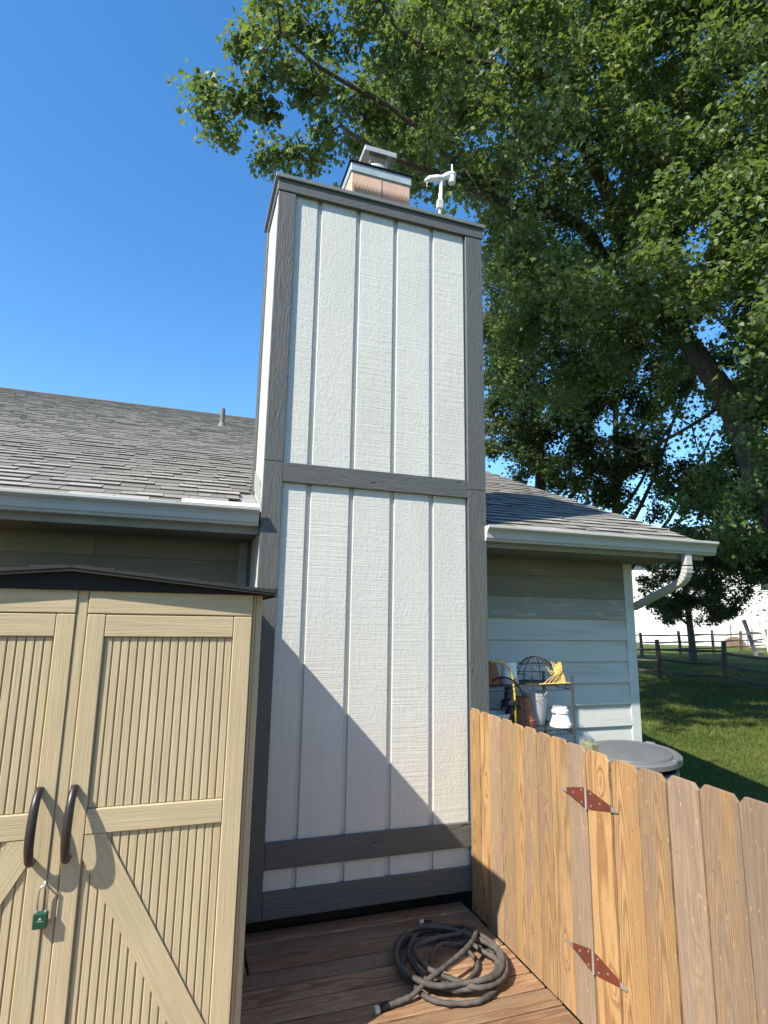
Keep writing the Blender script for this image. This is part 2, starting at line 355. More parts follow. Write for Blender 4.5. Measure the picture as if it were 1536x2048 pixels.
# ================================================================== DECK
deck = struct(MB().box(-3.2, 1.51, -5.5, .10, -.17, -.045).build('deck', M['void']))
y = .112; row = 0
while y > -5.2:
    wd = .131; joint = .03 if row in (0, 1, 2) else (None if row % 3 else -1.1+.4*math.sin(row*2.1))
    segs = [(-3.2, 1.497)] if joint is None else [(-3.2, joint-.003), (joint+.003, 1.497)]
    for a, c in segs:
        o = plank('deck_board', deck, M['deck'], (a, y-wd/2, -.0125+random.uniform(-.0015, .0015)), (c-random.uniform(0, .007), y-wd/2, -.0125+random.uniform(-.0015, .0015)), wd, .025, (0, 0, 1), .005); o.color = (random.uniform(.1, 1), 0, 0, 1)
        if row < 11:
            for xj in (-.2, .2, .6, 1.0, 1.4):
                if a+.02 < xj < c-.02:
                    for sd in (-.04, .042):
                        q = MB().add([(xj+random.uniform(-.004, .004)*0+.0045*math.cos(k*1.047), y-wd/2+sd+.0045*math.sin(k*1.047), .0022 if k > 5 else -.002) for k in range(12)], [tuple(range(6, 12))]+[(k, (k+1) % 6, 6+(k+1) % 6, 6+k) for k in range(6)])
                        me_ = q.mesh('screw', M['pole'], tuple(ORI[o])); sc_ = bpy.data.objects.new('screw', me_); COL.objects.link(sc_); sc_.parent = o; ORI[sc_] = ORI[o]; sc_.matrix_basis = o.matrix_basis.to_3x3().to_4x4().inverted()
    y -= wd+.0125; row += 1

# ================================================================== HOUSE
EY, EZ, SL = -.032, 2.588, .405               # eave line and roof slope
RY = 9.8; RZ = EZ+SL*(RY-EY)
WY = .62
house = thing('house', (0, WY, 0), 'pale grey-green house with shingled roof, grey gutters and a tall board chimney', 'house')
wall = MB().prism([(WY, -.1), (19, -.1), (19, 2.45), (RY, 2.45+SL*(RY-WY)-.1), (WY, 2.45)], -7, 3.50).build('wall', M['lap'], house)
def lap(x0, x1, z0, z1, mt='lap', nm='siding_board'):
    b = MB().prism([(WY-.030, z0), (WY-.028, z0-.006), (WY-.006, z0-.003), (WY-.002, z0), (WY-.002, z1), (WY-.008, z1)], x0, x1)
    return b.build(nm, M[mt], wall)
z = 2.47; i = 0
while z > -.05:
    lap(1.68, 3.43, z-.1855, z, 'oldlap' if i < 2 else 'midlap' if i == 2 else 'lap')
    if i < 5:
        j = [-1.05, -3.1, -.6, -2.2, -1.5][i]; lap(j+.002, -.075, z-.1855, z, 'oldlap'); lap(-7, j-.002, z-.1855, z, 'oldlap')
    z -= .1855; i += 1
MB().box(-7, -.01, WY-.02, WY-.001, -.1, 1.55).build('lower_wall_skirt', M['lap'], wall)
MB().cbox(3.43, 3.53, WY-.028, WY-.002, -.1, 2.47).build('corner_board', M['light_trim'], house)
MB().cbox(3.503, 3.53, WY-.001, WY+.09, -.1, 2.5).build('corner_board', M['light_trim'], house)
MB().cbox(-.075, -.012, WY-.035, WY-.002, .0, 2.47).build('corner_board', M['fascia'], house)
rm = MB(); YC = .64; ZC = EZ+SL*(YC-EY)
rm.prism([(YC, ZC-.03), (RY, RZ-.03), (19.6+.02, EZ-.03), (19.6, EZ-.12), (RY, RZ-.12), (YC, ZC-.12)], -7.2, 3.775)
for xa, xb in ((-7.2, -.004), (1.671, 3.775)): rm.prism([(EY+.02, EZ-.03), (YC, ZC-.03), (YC, ZC-.12), (EY+.1, EZ-.10)], xa, xb)
roof = rm.build('roof', M['fascia'], house)
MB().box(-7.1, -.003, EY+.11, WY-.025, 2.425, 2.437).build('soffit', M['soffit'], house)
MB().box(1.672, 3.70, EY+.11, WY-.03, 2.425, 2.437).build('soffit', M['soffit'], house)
MB().cbox(-7.1, -.004, EY+.075, EY+.1, 2.414, 2.575).build('fascia_board', M['fascia'], house)
MB().cbox(1.671, 3.82, EY+.075, EY+.1, 2.424, 2.575).build('fascia_board', M['fascia'], house)
MB().prism([(EY+.12, EZ-.16), (RY, RZ-.16), (RY, RZ-.045), (EY+.08, EZ-.03)], 3.78, 3.80).build('rake_board', M['fascia'], house)
gp = [(.070, .0), (.068, .0), (.0, .0), (-.004, .012), (-.014, .022), (-.018, .052), (-.026, .072), (-.045, .088), (-.05, .096), (-.05, .110), (-.043, .112), (-.041, .108), (-.045, .098), (-.02, .070), (-.010, .05), (-.006, .02), (.004, .006), (.066, .006), (.066, .09), (.070, .09)]
gp = [(EY+.004+p, 2.462+q) for p, q in gp]
MB().prism(gp, -7.1, -.018).build('gutter', M['gutter'], house)
gr = MB().prism(gp, 1.656, 3.872).build('gutter', M['gutter'], house)
cap = [q for q in gp[:11]]+[(EY+.07, 2.572)]
MB().prism(cap, 1.652, 1.6558).build('end_cap', M['light_trim'], gr); MB().prism(cap, 3.8722, 3.876).build('end_cap', M['gutter'], gr)
MB().prism([(EY-.047, 2.5745), (EY-.020, 2.602), (EY-.018, 2.600), (EY-.044, 2.5725)], -.50, -.022).build('drip_edge', M['drip'], house)
MB().prism([(EY-.046, 2.5725), (EY-.03, 2.5728), (EY-.03, 2.575), (EY-.046, 2.5755)], -7.1, -.53).build('drip_edge', M['drip'], house)
MB().prism([(EY-.046, 2.5725), (EY-.03, 2.5728), (EY-.03, 2.575), (EY-.046, 2.5755)], 1.656, 3.87).build('drip_edge', M['drip'], house)
# downspout: drop, ribbed elbow, run back to the corner, drop along the side wall
def rect_tube(mb, path, hw, hd, rib=0):
    P = [Vector(p) for p in path]; v = []; f = []
    for i, p in enumerate(P):
        t = (P[min(i+1, len(P)-1)]-P[max(i-1, 0)]).normalized(); sx = Vector((1, 0, 0)); sx = (sx-t*sx.dot(t)).normalized(); sy = t.cross(sx)
        k = 1+(rib if i % 2 else 0)
        for a, c in ((-1, -.8), (-.8, -1), (.8, -1), (1, -.8), (1, .8), (.8, 1), (-.8, 1), (-1, .8)): v.append(p+sx*a*hw*k+sy*c*hd*k)
    for i in range(len(P)-1):
        for q in range(8): f.append((i*8+q, i*8+(q+1) % 8, (i+1)*8+(q+1) % 8, (i+1)*8+q))
    f += [tuple(range(8))[::-1], tuple(range(len(v)-8, len(v)))]; return mb.add(v, f)
xd = 3.585
arc = [(xd, EY+.035+.15*(1-math.cos(a)), 2.36-.15*math.sin(a)) for a in np.linspace(0, math.radians(72), 13)]
ds = rect_tube(MB(), [(xd, EY+.035, 2.475), (xd, EY+.035, 2.44), (xd, EY+.035, 2.37)], .036, .028).build('downspout', M['gutter'], house)
rect_tube(MB(), arc, .037, .029, .07).build('elbow', M['gutter'], ds)
rect_tube(MB(), [arc[-1], (xd, .66, 2.36-.15*math.sin(math.radians(72))-.19), (xd, .72, 2.0), (xd, .73, 1.5), (xd, .73, .1)], .036, .028).build('pipe', M['gutter'], ds)
# shingles: individual tabs in courses
up_s = Vector((0, 1, SL)).normalized(); nrm = Vector((0, -SL, 1)).normalized(); EXPO = .143
def shingle_mesh(wd, th, tint):
    b = MB(); hw = wd/2
    b.add([(-hw, 0, th), (hw, 0, th), (hw, EXPO+.03, .001), (-hw, EXPO+.03, .001), (-hw, 0, -.004), (hw, 0, -.004), (hw, EXPO+.03, -.006), (-hw, EXPO+.03, -.006)],
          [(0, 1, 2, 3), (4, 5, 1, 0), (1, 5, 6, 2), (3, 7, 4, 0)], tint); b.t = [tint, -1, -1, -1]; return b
variants = [(wd, th, ti) for wd in (.09, .125, .16, .2, .25) for th, ti in ((.007, .05), (.008, .28), (.012, .45), (.016, .68), (.016, 1.0))]
vb = [shingle_mesh(*q) for q in variants]; vm_ = [q.mesh('shingle', M['shingle']) for q in vb]
RS = Matrix((Vector((1, 0, 0)), up_s, nrm)).transposed()
cands = []; nrow = int((RY-EY)/up_s.y/EXPO)
for r in range(nrow):
    x = 3.785-random.uniform(0, .1)
    while x > -7.1:
        q = random.randrange(len(variants)); wd = variants[q][0]; cx = x-wd/2; x -= wd+.003
        p = Vector((cx, EY-.005, EZ-.022))+up_s*(r*EXPO)
        if x+wd > 3.78: pass
        if cx+wd/2 > -.004 and cx-wd/2 < 1.671 and p.y < .64: continue
        d = (p-cam_pos).length; vis = (-1.75 < cx < .02 or 1.68 < cx) and not (0 < cx < 1.7 and p.y > 0)
        cands.append((0 if (vis and p.y < 2.6) else 1, d*d/wd, q, p))
cands.sort(key=lambda a: a[:2])
rest = MB()
for k, (a, s_, q, p) in enumerate(cands):
    if k < 300: link('shingle', vm_[q], roof, p, RS)
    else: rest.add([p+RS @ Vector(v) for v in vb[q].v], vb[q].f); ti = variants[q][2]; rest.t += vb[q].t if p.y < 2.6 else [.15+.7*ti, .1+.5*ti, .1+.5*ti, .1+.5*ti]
stuff(rest.build('shingle_field', M['shingle'], roof, org=(0, 0, 2.5)))
MB().prism([(RY-.16, RZ-.075), (RY, RZ-.005), (RY+.16, RZ-.075), (RY+.16, RZ-.06), (RY, RZ+.012), (RY-.16, RZ-.06)], -7.2, 3.78).build('ridge_cap', M['ridge'], roof)
vp = MB().tube([(.0, 6.6, 5.15), (.0, 6.6, 5.58)], .043, 14).build('vent_pipe', M['pole'], house)
MB().lathe([(.10, -.055), (.06, .02), (.047, .05), (.046, .07)], 14, (0, 6.6, 5.27)).build('boot', M['pole'], vp)

# ------------------------------------------------------------------ chimney (part of the house)
CX, CT = 1.667, 5.0
PY, TY = .014, -.013                                   # panel face, trim face
ch = MB().box(.012, CX-.012, PY+.019, .62, .13, 5.05).build('chimney', M['siding'], house)
gro = [(.1285, .297), (.333, .6015), (.6365, .9055), (.9405, 1.2105), (1.2455, 1.507)]
for z0, z1 in ((.258, .379), (.531, 2.777), (2.913, 4.967)):
    for a, c in gro: MB().cbox(a-(.01 if a < .2 else 0), c, PY, PY+.0185, z0-.012, z1+.012, .0022).build('siding_panel', M['siding'], ch)
def tv(x0, x1, z0, z1, y0=TY, th=.024): plank('trim_board', ch, M['trim'], ((x0+x1)/2, y0+th/2, z0), ((x0+x1)/2, y0+th/2, z1), x1-x0, th, FR)
def th_(x0, x1, z0, z1, y0=TY, th=.024): plank('trim_board', ch, M['trim'], (x0, y0+th/2, (z0+z1)/2), (x1, y0+th/2, (z0+z1)/2), z1-z0, th, FR)
tv(0, .1285, .1086, 2.911); tv(0, .1285, 2.914, 4.966); tv(1.517, CX, .1086, 2.842); tv(1.517, CX, 2.845, 4.966)
th_(.1295, 1.516, 2.777, 2.913, TY+.001); th_(.1295, 1.516, .379, .531, TY+.001); th_(.1295, 1.516, .1086, .258, TY+.001)
th_(-.008, CX+.008, 4.968, 5.058, TY-.006, .030)
# left side of the chase: front strip, panel, back strip, top band
for z0, z1 in ((.12, 4.966),):
    MB().cbox(.0015, .0115, PY+.012, .098, z0, z1, .002).build('trim_board', M['light_trim'], ch)
    MB().cbox(.004, .0115, .100, .50, z0, z1, .002).build('siding_panel', M['siding'], ch)
    MB().cbox(-.012, .0115, .50, .62, z0, z1, .003).build('trim_board', M['trim'], ch)
    MB().cbox(CX-.0115, CX-.002, PY+.012, .62, z0, z1, .002).build('siding_panel', M['siding'], ch)
MB().cbox(-.008, .0115, TY+.025, .634, 4.968, 5.058, .003).build('trim_board', M['trim'], ch)
MB().cbox(CX-.0115, CX+.008, TY+.025, .634, 4.968, 5.058, .003).build('trim_board', M['trim'], ch)
MB().cbox(-.008, CX+.008, .622, .634, .5, 5.058, .003).build('back_panel', M['siding'], ch)
MB().cbox(-.028, CX+.028, -.036, .655, 5.060, 5.094, .004).build('chase_cap', plain('grey_green_cap_metal', (.15, .165, .16), .5, .1), ch)
# step flashing where the roof meets the chase's left side
MB().prism([(EY+.02, EZ-.03), (.62, EZ+SL*.70), (.62, EZ+SL*.70+.14), (EY+.17, EZ+.22), (EY+.10, EZ+.10)], -.0035, -.0005).build('flashing', M['flash'], ch)
MB().box(.02, CX-.02, .15, .60, -.2, .128).build('gap_shade_block', M['void'], ch)  # near-black block: shade of the gap under the chase is in its colour
# flue surround
fl = MB().cbox(.595, 1.100, .17, .60, 5.095, 5.445, .004).build('flue_surround', M['flue'], ch)
MB().cbox(.585, 1.110, .16, .61, 5.446, 5.525, .004).build('metal_band', M['bluegrey'], ch)
MB().cbox(.572, 1.122, .147, .623, 5.526, 5.537, .003).build('flue_lid', M['black'], ch)
MB().box(.845, .850, .1655, .1695, 5.1, 5.445).build('seam', M['fascia'], ch)
b = MB()
for k in range(64): b.box(.60+k*.0078, .602+k*.0078, .158, .160, 5.10, 5.335+.012*math.sin(k*1.7))
stuff(b.build('wire_mesh', M['wire'], ch))
MB().lathe([(.165, 0), (.16, .03), (.13, .06), (.115, .09), (.115, .15)], 24, (.87, .40, 5.54)).build('flue_collar', M['flash'], ch, smooth=True, sharp=40)
rc = MB().cbox(.735, 1.005, .27, .56, 5.800, 5.812, .002); rc.cbox(.730, 1.010, .262, .268, 5.770, 5.815, .001); rc.cbox(.728, .7325, .268, .565, 5.770, 5.815, .001); rc.cbox(1.0065, 1.011, .268, .565, 5.770, 5.815, .001)
rc.build('rain_cap', M['flash'], ch)
MB().prism([(.78, 5.69), (.79, 5.69), (.79, 5.745), (.93, 5.745), (.93, 5.69), (.94, 5.69), (.94, 5.80), (.78, 5.80)], .306, .312, 'y').build('rain_cap_bracket', M['flash'], ch)
for xx in (.785, .955): MB().box(xx-.006, xx+.006, .50, .512, 5.60, 5.80).build('rain_cap_leg', M['zinc'], ch)

# ------------------------------------------------------------------ weather sensor on the chimney
ws = thing('weather_sensor', (1.41, .22, 5.094), 'white weather sensor on a short pole beside the chimney flue', 'weather sensor')
wy = .22
MB().tube([(1.395, wy, 5.0941), (1.395, wy, 5.50)], .011, 10).build('mast', M['white'], ws)
b = MB()
for k in range(5): b.cbox(1.37, 1.42, wy-.022, wy+.022, 5.35+k*.0165, 5.363+k*.0165, .003)
b.build('clamp', M['white'], ws)
MB().tube([(1.405, wy, 5.44), (1.41, wy, 5.63)], .016, 12).build('pole', M['white'], ws, smooth=True, sharp=50)
b = MB(); pts = [(1.262, wy, 5.586), (1.30, wy, 5.616), (1.37, wy, 5.640), (1.42, wy, 5.655), (1.47, wy, 5.695), (1.52, wy, 5.72), (1.545, wy, 5.725)]
b.tube(pts, [.014, .026, .03, .026, .030, .032, .018], 12); b.build('sensor_arm', M['white'], ws, smooth=True)
MB().lathe([(.006, .085), (.0075, .03), (.012, 0.0)][::-1], 10, (1.513, wy, 5.735)).build('spike', M['white'], ws, smooth=True)
b = MB(); b.lathe([(.030, 0), (.033, .01), (.033, .06), (.026, .068)], 16, (1.510, wy, 5.632)); b.build('rain_gauge', M['white'], ws, smooth=True, sharp=40)
MB().tube([(1.278, wy, 5.59), (1.278, wy, 5.535)], .006, 8).build('anemometer_stem', M['white'], ws)
b = MB()
for k in range(3):
    a = k*2.094+.5; b.lathe([(.003, -.012), (.012, -.008), (.015, 0), (.012, .008), (.003, .012)], 8, (1.278+.028*math.cos(a), wy+.028*math.sin(a), 5.535))
b.build('anemometer_cups', M['black'], ws)

# ================================================================== SHED
SX = -.83
shed = thing('garden_shed', (-.85, -.4, 0), 'tan resin garden shed with double plank doors and black gabled roof', 'shed')
MB().box(-1.545, -.118, -1.185, .52, 0, 1.98).build('shed_wall', M['resin'], shed)
for x0, x1, yy in ((-.154, -.143, -1.196), (-.1415, -.130, -1.189), (-.1285, -.112, -1.183)):
    for sgn in (1, -1):
        a, c = (x0, x1) if sgn > 0 else (2*SX-x1, 2*SX-x0); MB().cbox(a, c, yy, yy+.06, .02, 1.985, .003).build('corner_post', M['resin'], shed)
for k in range(11): MB().cbox(-.119, -.112, -1.10+k*.147, -.98+k*.147, .03, 1.97, .003).build('side_rib', M['resin'], shed)
def door(sg):
    X = lambda x: x if sg > 0 else 2*SX-x
    def bx(x0, x1, y0, y1, z0, z1, nm, par, bv=.003):
        a, c = sorted((X(x0), X(x1))); return plank(nm, par, M['resin'], ((a+c)/2, (y0+y1)/2, z0), ((a+c)/2, (y0+y1)/2, z1), c-a, y1-y0, FR, bv)
    def hz(x0, x1, y0, y1, z0, z1, nm, par, bv=.003):
        a, c = sorted((X(x0), X(x1))); return plank(nm, par, M['resin'], (a, (y0+y1)/2, (z0+z1)/2), (c, (y0+y1)/2, (z0+z1)/2), z1-z0, y1-y0, FR, bv)
    a, c = sorted((X(-.808), X(-.157))); d = MB().box(a, c, -1.204, -1.186, .10, 2.0).build('door', M['resin'], shed)
    bx(-.808, -.741, -1.222, -1.2045, .12, 1.872, 'stile', d); bx(-.234, -.158, -1.222, -1.2045, .12, 1.872, 'stile', d)
    hz(-.808, -.158, -1.223, -1.2045, 1.8755, 1.995, 'arched_rail', d); hz(-.7395, -.2355, -1.2215, -1.2045, 1.784, 1.871, 'rail', d)
    hz(-.7395, -.2355, -1.2215, -1.2045, 1.046, 1.136, 'rail', d); hz(-.7395, -.2355, -1.2215, -1.2045, .12, .20, 'rail', d)
    for k in range(16):
        x0 = -.737+k*.0314
        for z0, z1 in ((1.1375, 1.7825), (.2015, 1.0445)): bx(x0+.0026, x0+.0288, -1.211, -1.2042, z0, z1, 'slat', d, .0022)
    p0, p1 = Vector((X(-.722), -1.2155, 1.075)), Vector((X(-.25), -1.2155, .215))
    # diagonal brace, its ends cut along the rail and the stile
    poly = [(-.7385, 1.0445), (-.665, 1.0445), (-.2365, .30), (-.2365, .2025), (-.30, .2025), (-.7385, .962)]
    ax = Vector((-.2365+.665, 0, .30-1.0445)).normalized()
    if sg < 0: ax.x = -ax.x
    Zl = ax; Yl = Vector((0, 1, 0)); Xl = Yl.cross(Zl); R = Matrix((Xl, Yl, Zl)).transposed(); Ri = R.transposed(); o0 = Vector((X(-.7), -1.213, 1.0))
    pl = [Ri @ (Vector((X(q[0]), -1.213, q[1]))-o0) for q in poly]; pp = [(v.x, v.z) for v in pl]
    link('brace', MB().prism(pp, -.0065, .0078, 'y').mesh('brace', M['resin']), d, o0, R)
    hx = X(-.79 if sg > 0 else -.752)
    if sg < 0: hx = -.908
    else: hx = -.790
    pth = catmull([(hx, -1.221, 1.218), (hx, -1.243, 1.212), (hx-.002, -1.272, 1.17), (hx-.003, -1.288, 1.10), (hx-.003, -1.288, 1.04), (hx-.001, -1.270, .99), (hx, -1.245, .974), (hx, -1.221, .974)], 6)
    MB().tube(pth, lambda t: .0125+.004*math.sin(math.pi*t), 12).build('handle', M['handle'], d, smooth=True, sharp=60)
    for zz in (1.222, .970): MB().lathe([(.014, 0), (.014, .004), (.01, .007)], 12, (hx, -1.2225, zz)).build('handle_mount', M['handle'], d)
    return d
dr = door(1); dl = door(-1)
MB().cbox(-.8515, -.8105, -1.2165, -1.1865, .10, 1.992, .004).build('astragal', M['resin'], shed)
MB().tube([(-.8505, -1.218, .907), (-.8505, -1.242, .907), (-.8505, -1.250, .900), (-.8505, -1.250, .893), (-.8505, -1.243, .886), (-.8505, -1.218, .886)], .0035, 8).build('hasp_loop', M['zinc'], shed)
# black gable: fascia and stepped roof
RF = -1.272
MB().prism([(-1.60, 1.965), (-.06, 1.965), (-.06, 1.985), (SX-.05, 2.048), (-1.60, 1.985)], -1.237, -1.2235, 'y').build('gable_panel', M['black'], shed)
rf = MB().prism([(-1.615, 1.966), (-1.615, 1.975), (SX-.05, 2.052), (-.070, 1.975), (-.070, 1.966), (SX-.05, 2.040)], RF, .53, 'y').build('shed_roof', M['darkroof'], shed)
for sg in (1, -1):
    n = 5
    for k in range(n):
        u0, u1 = k/n, (k+1)/n; xa, xb = (SX-.05)+sg*(.81 if sg > 0 else .735)*u0, (SX-.05)+sg*(.81 if sg > 0 else .735)*u1
        za, zb = 2.053-.077*u0, 2.053-.077*u1
        pp = [(xa, za), (xb, zb), (xb, zb+.017), (xa-sg*.004, za+.009+.002)]
        MB().prism(pp if sg < 0 else pp[::-1], RF-.004, .532, 'y').build('roof_course', M['darkroof'], rf)
MB().cbox(-.0695, -.060, RF-.003, .53, 1.958, 1.998, .002).build('eave_edge', M['darkroof'], rf)

lock = thing('padlock', (-.852, -1.245, .745), 'green padlock with long steel shackle hanging on the shed doors', 'padlock')
lx, ly = -.8545, -1.243
bd = MB().cbox(lx-.024, lx+.024, ly-.011, ly+.011, .752, .806, .004).build('lock_body', M['green'], lock)
b = MB(); b.box(lx-.010, lx+.010, ly-.0116, ly-.0111, .778, .7795); b.prism([(lx-.006, .783), (lx+.004, .785), (lx+.001, .792), (lx-.003, .789)], ly-.0116, ly-.0111, 'y'); b.build('lock_mark', M['pail'], bd)
sh = [(lx-.015, ly, .806), (lx-.015, ly, .868)]+[(lx-.015*math.cos(a), ly, .868+.024*math.sin(a)) for a in np.linspace(.2, 2.94, 10)]+[(lx+.015, ly, .868), (lx+.015, ly, .806)]
MB().tube(sh, .0042, 10).build('shackle', M['steel'], lock, smooth=True)
for xx in (-.015, .015): MB().lathe([(.0065, 0), (.0065, .004)], 10, (lx+xx, ly, .8062)).build('collar', M['zinc'], lock)

# ================================================================== PICKET FENCE AND GATE
def fx(y): return 1.5015+.0115*y
fence = thing('picket_fence', (1.52, -.65, 0), 'fixed run of orange-brown dog-eared cedar pickets beside the chimney', 'fence')
gate = thing('picket_gate', (1.50, -1.9, 0), 'matching dog-eared cedar gate hung on two rusty strap hinges', 'gate')
def picket(par, y0, y1, top, bot, lean=0, ear=.022, dx=0, gr=.5):
    wd = abs(y1-y0); yc = (y0+y1)/2; j = lambda s: random.uniform(-s, s)
    poly = [(-wd/2, 0), (wd/2, 0), (wd/2+j(.0015), top-bot-ear+j(.004)), (wd/2-ear+j(.004), top-bot+j(.002)), (-wd/2+ear+j(.004), top-bot+j(.002)), (-wd/2+j(.0015), top-bot-ear+j(.004))]
    me = MB().prism(poly, -.008, .008, 'y').mesh('picket', M['fence'])
    X = Vector((-.0115, -1, 0)).normalized(); Z = Vector((0, lean, 1)).normalized(); Y = Z.cross(X)     # local x along the fence, y through it
    o = link('picket', me, par, (fx(yc)+.009+dx, yc, bot), Matrix((X, Y, Z)).transposed())
    o.color = (gr, 0, 0, 1); bv = o.modifiers.new('soft_edges', 'BEVEL'); bv.width = .0018; bv.segments = 1
    for zz in (.22, .98):
        for sx in (-.3, .28):
            nl = bpy.data.objects.new('nail', nail_mesh); COL.objects.link(nl); nl.parent = o; nl.location = (wd*sx+j(.006), -.0082, zz-bot+j(.012)); ORI[nl] = Vector()
    return o
nail_mesh = MB().add([(.0034*math.cos(k*1.047), -.0012 if k > 5 else .0006, .0034*math.sin(k*1.047)) for k in range(12)], [(11, 10, 9, 8, 7, 6)[::-1]]+[(k, (k+1) % 6, 6+(k+1) % 6, 6+k) for k in range(6)]).mesh('nail', M['pole'])
pk = [(-.035, -.171), (-.176, -.303), (-.309, -.455), (-.461, -.591), (-.598, -.722), (-.728, -.855), (-.861, -.988), (-.993, -1.135), (-1.140, -1.288)]
for i, (a, c) in enumerate(pk): picket(fence, a, c, 1.279-.002*i+random.uniform(-.003, .003), .004, random.uniform(-.002, .002), dx=random.uniform(-.002, .003), gr=[.05, .3, .75, .8, .5, .7, .65, .5, 1.1][i])
gk = [(-1.303, -1.466), (-1.479, -1.645), (-1.652, -1.812), (-1.822, -1.979), (-1.988, -2.155), (-2.163, -2.312), (-2.320, -2.465), (-2.475, -2.62)]
for i, (a, c) in enumerate(gk): picket(gate, a, c, [1.258, 1.252, 1.256, 1.262, 1.268, 1.270, 1.268, 1.266][i], .03, random.uniform(-.003, .003), .026, dx=random.uniform(-.002, .003), gr=[.3, .3, .6, 1.1, .85, 1.15, 1, 1][i])
for zz in (.22, .98): plank('rail', fence, M['fence'], (fx(0)+.042, -.03, zz), (fx(-1.3)+.042, -1.228, zz), .088, .036, (-1, 0, 0))
for zz in (.22, .98): plank('rail', gate, M['fence'], (fx(-1.3)+.042, -1.325, zz), (fx(-2.6)+.042, -2.62, zz), .088, .036, (-1, 0, 0))
plank('gate_brace', gate, M['fence'], (fx(-1.4)+.040, -1.36, .28), (fx(-2.5)+.040, -2.55, .92), .088, .03, (-1, 0, 0))
MB().cbox(1.508, 1.556, -1.318, -1.232, -.12, 1.283, .006).build('post', M['greenpost'], fence)
MB().cbox(1.5635, 1.652, -.13, -.04, -.12, 1.22, .006).build('post', M['greenpost'], fence)
MB().cbox(1.565, 1.655, -2.75, -2.66, -.12, 1.22, .006).build('post', M['greenpost'], fence)
def hinge(z, yp):
    x = fx(yp)-.0045
    h = MB().tube([(x-.002, yp, z-.052), (x-.002, yp, z+.042)], .0062, 10).build('hinge', M['zinc'], gate)
    for sg, L in ((1, .19), (-1, .225)):
        poly = [(yp+sg*.008, z+.040), (yp+sg*.03, z+.040), (yp+sg*L*.86, z+.006), (yp+sg*L*.86, z-.012), (yp+sg*.03, z-.046), (yp+sg*.008, z-.046)]
        if sg > 0: poly = poly[::-1]
        MB().prism(poly, x-.0015, x+.0015).build('strap', M['rust'], h)
        poly = [(yp+sg*L*.80, z+.0095), (yp+sg*L*.97, z+.004), (yp+sg*L, z-.003), (yp+sg*L*.97, z-.010), (yp+sg*L*.80, z-.0155)]
        if sg > 0: poly = poly[::-1]
        MB().prism(poly, x-.0032, x-.0016).build('strap_tip', M['zinc'], h)
        for du, dz in ((.035, .026), (.035, -.030), (.10, -.002), (L*.93, -.003)):
            b = MB(); c = (x-.0035, yp+sg*du, z+dz)
            v = [(c[0]+(.0022 if k < 8 else -.0008), c[1]+(.0058 if k < 8 else .004)*math.cos(k*.785), c[2]+(.0058 if k < 8 else .004)*math.sin(k*.785)) for k in range(16)]
            b.add(v, [tuple(range(8, 16))[::-1]]+[(k, (k+1) % 8, 8+(k+1) % 8, 8+k) for k in range(8)]); b.build('screw', M['steel'], h)
hinge(1.032, -1.2955); hinge(.320, -1.2965)

# ================================================================== GARDEN HOSE
hose = thing('garden_hose', (1.07, -.57, 0), 'coiled dark brown fabric garden hose lying on the deck', 'hose')
pts = [(1.165, -.150, .018), (1.21, -.185, .02), (1.27, -.23, .024), (1.315, -.31, .05), (1.315, -.42, .075)]
rs = random.Random(5); loops = 7; a0 = .55
for k in range(loops*9):
    u = k/(loops*9); a = a0-u*loops*2*math.pi-.1
    l = int(u*loops); rad = [.33, .27, .345, .22, .30, .245, .35][l]+rs.uniform(-.03, .03)
    cx = 1.075+[.0, .05, -.01, .06, .03, -.03, .01][l]; cy = -.575+[.0, -.05, .03, -.05, .03, .02, -.02][l]
    lump = .012*math.sin(a*2+l) if l else 0
    pts.append((cx+rad*math.cos(a)*.84, cy+rad*math.sin(a)*.92, .072-.009*l+lump*.5+rs.uniform(-.004, .004) if l < 6 else .02))
pts += [(1.33, -.38, .07), (1.27, -.52, .105), (1.15, -.64, .11), (1.0, -.725, .10), (.87, -.77, .07), (.77, -.795, .03), (.645, -.812, .019)]
hp = catmull(pts, 10)
for v in hp: v.z = max(v.z, .017)
rr = [.0130+.0015*math.sin(i*1.9)+.0012*math.sin(i*.37) for i in range(len(hp))]
MB().tube(hp, rr, 9).build('hose_tube', M['hose'], hose, smooth=True)
def coup(p, q):
    p, q = Vector(p), Vector(q); d = (q-p).normalized()
    MB().tube([p, p+d*.05], .0165, 14).build('hose_sleeve', M['black'], hose); MB().tube([p+d*.0505, p+d*.056, p+d*.075, p+d*.077], [.016, .0195, .0195, .017], 14).build('coupling', M['zinc'], hose)
coup(hp[0], hp[0]+(hp[0]-hp[3])); coup(hp[-1], hp[-1]+(hp[-1]-hp[-4]))
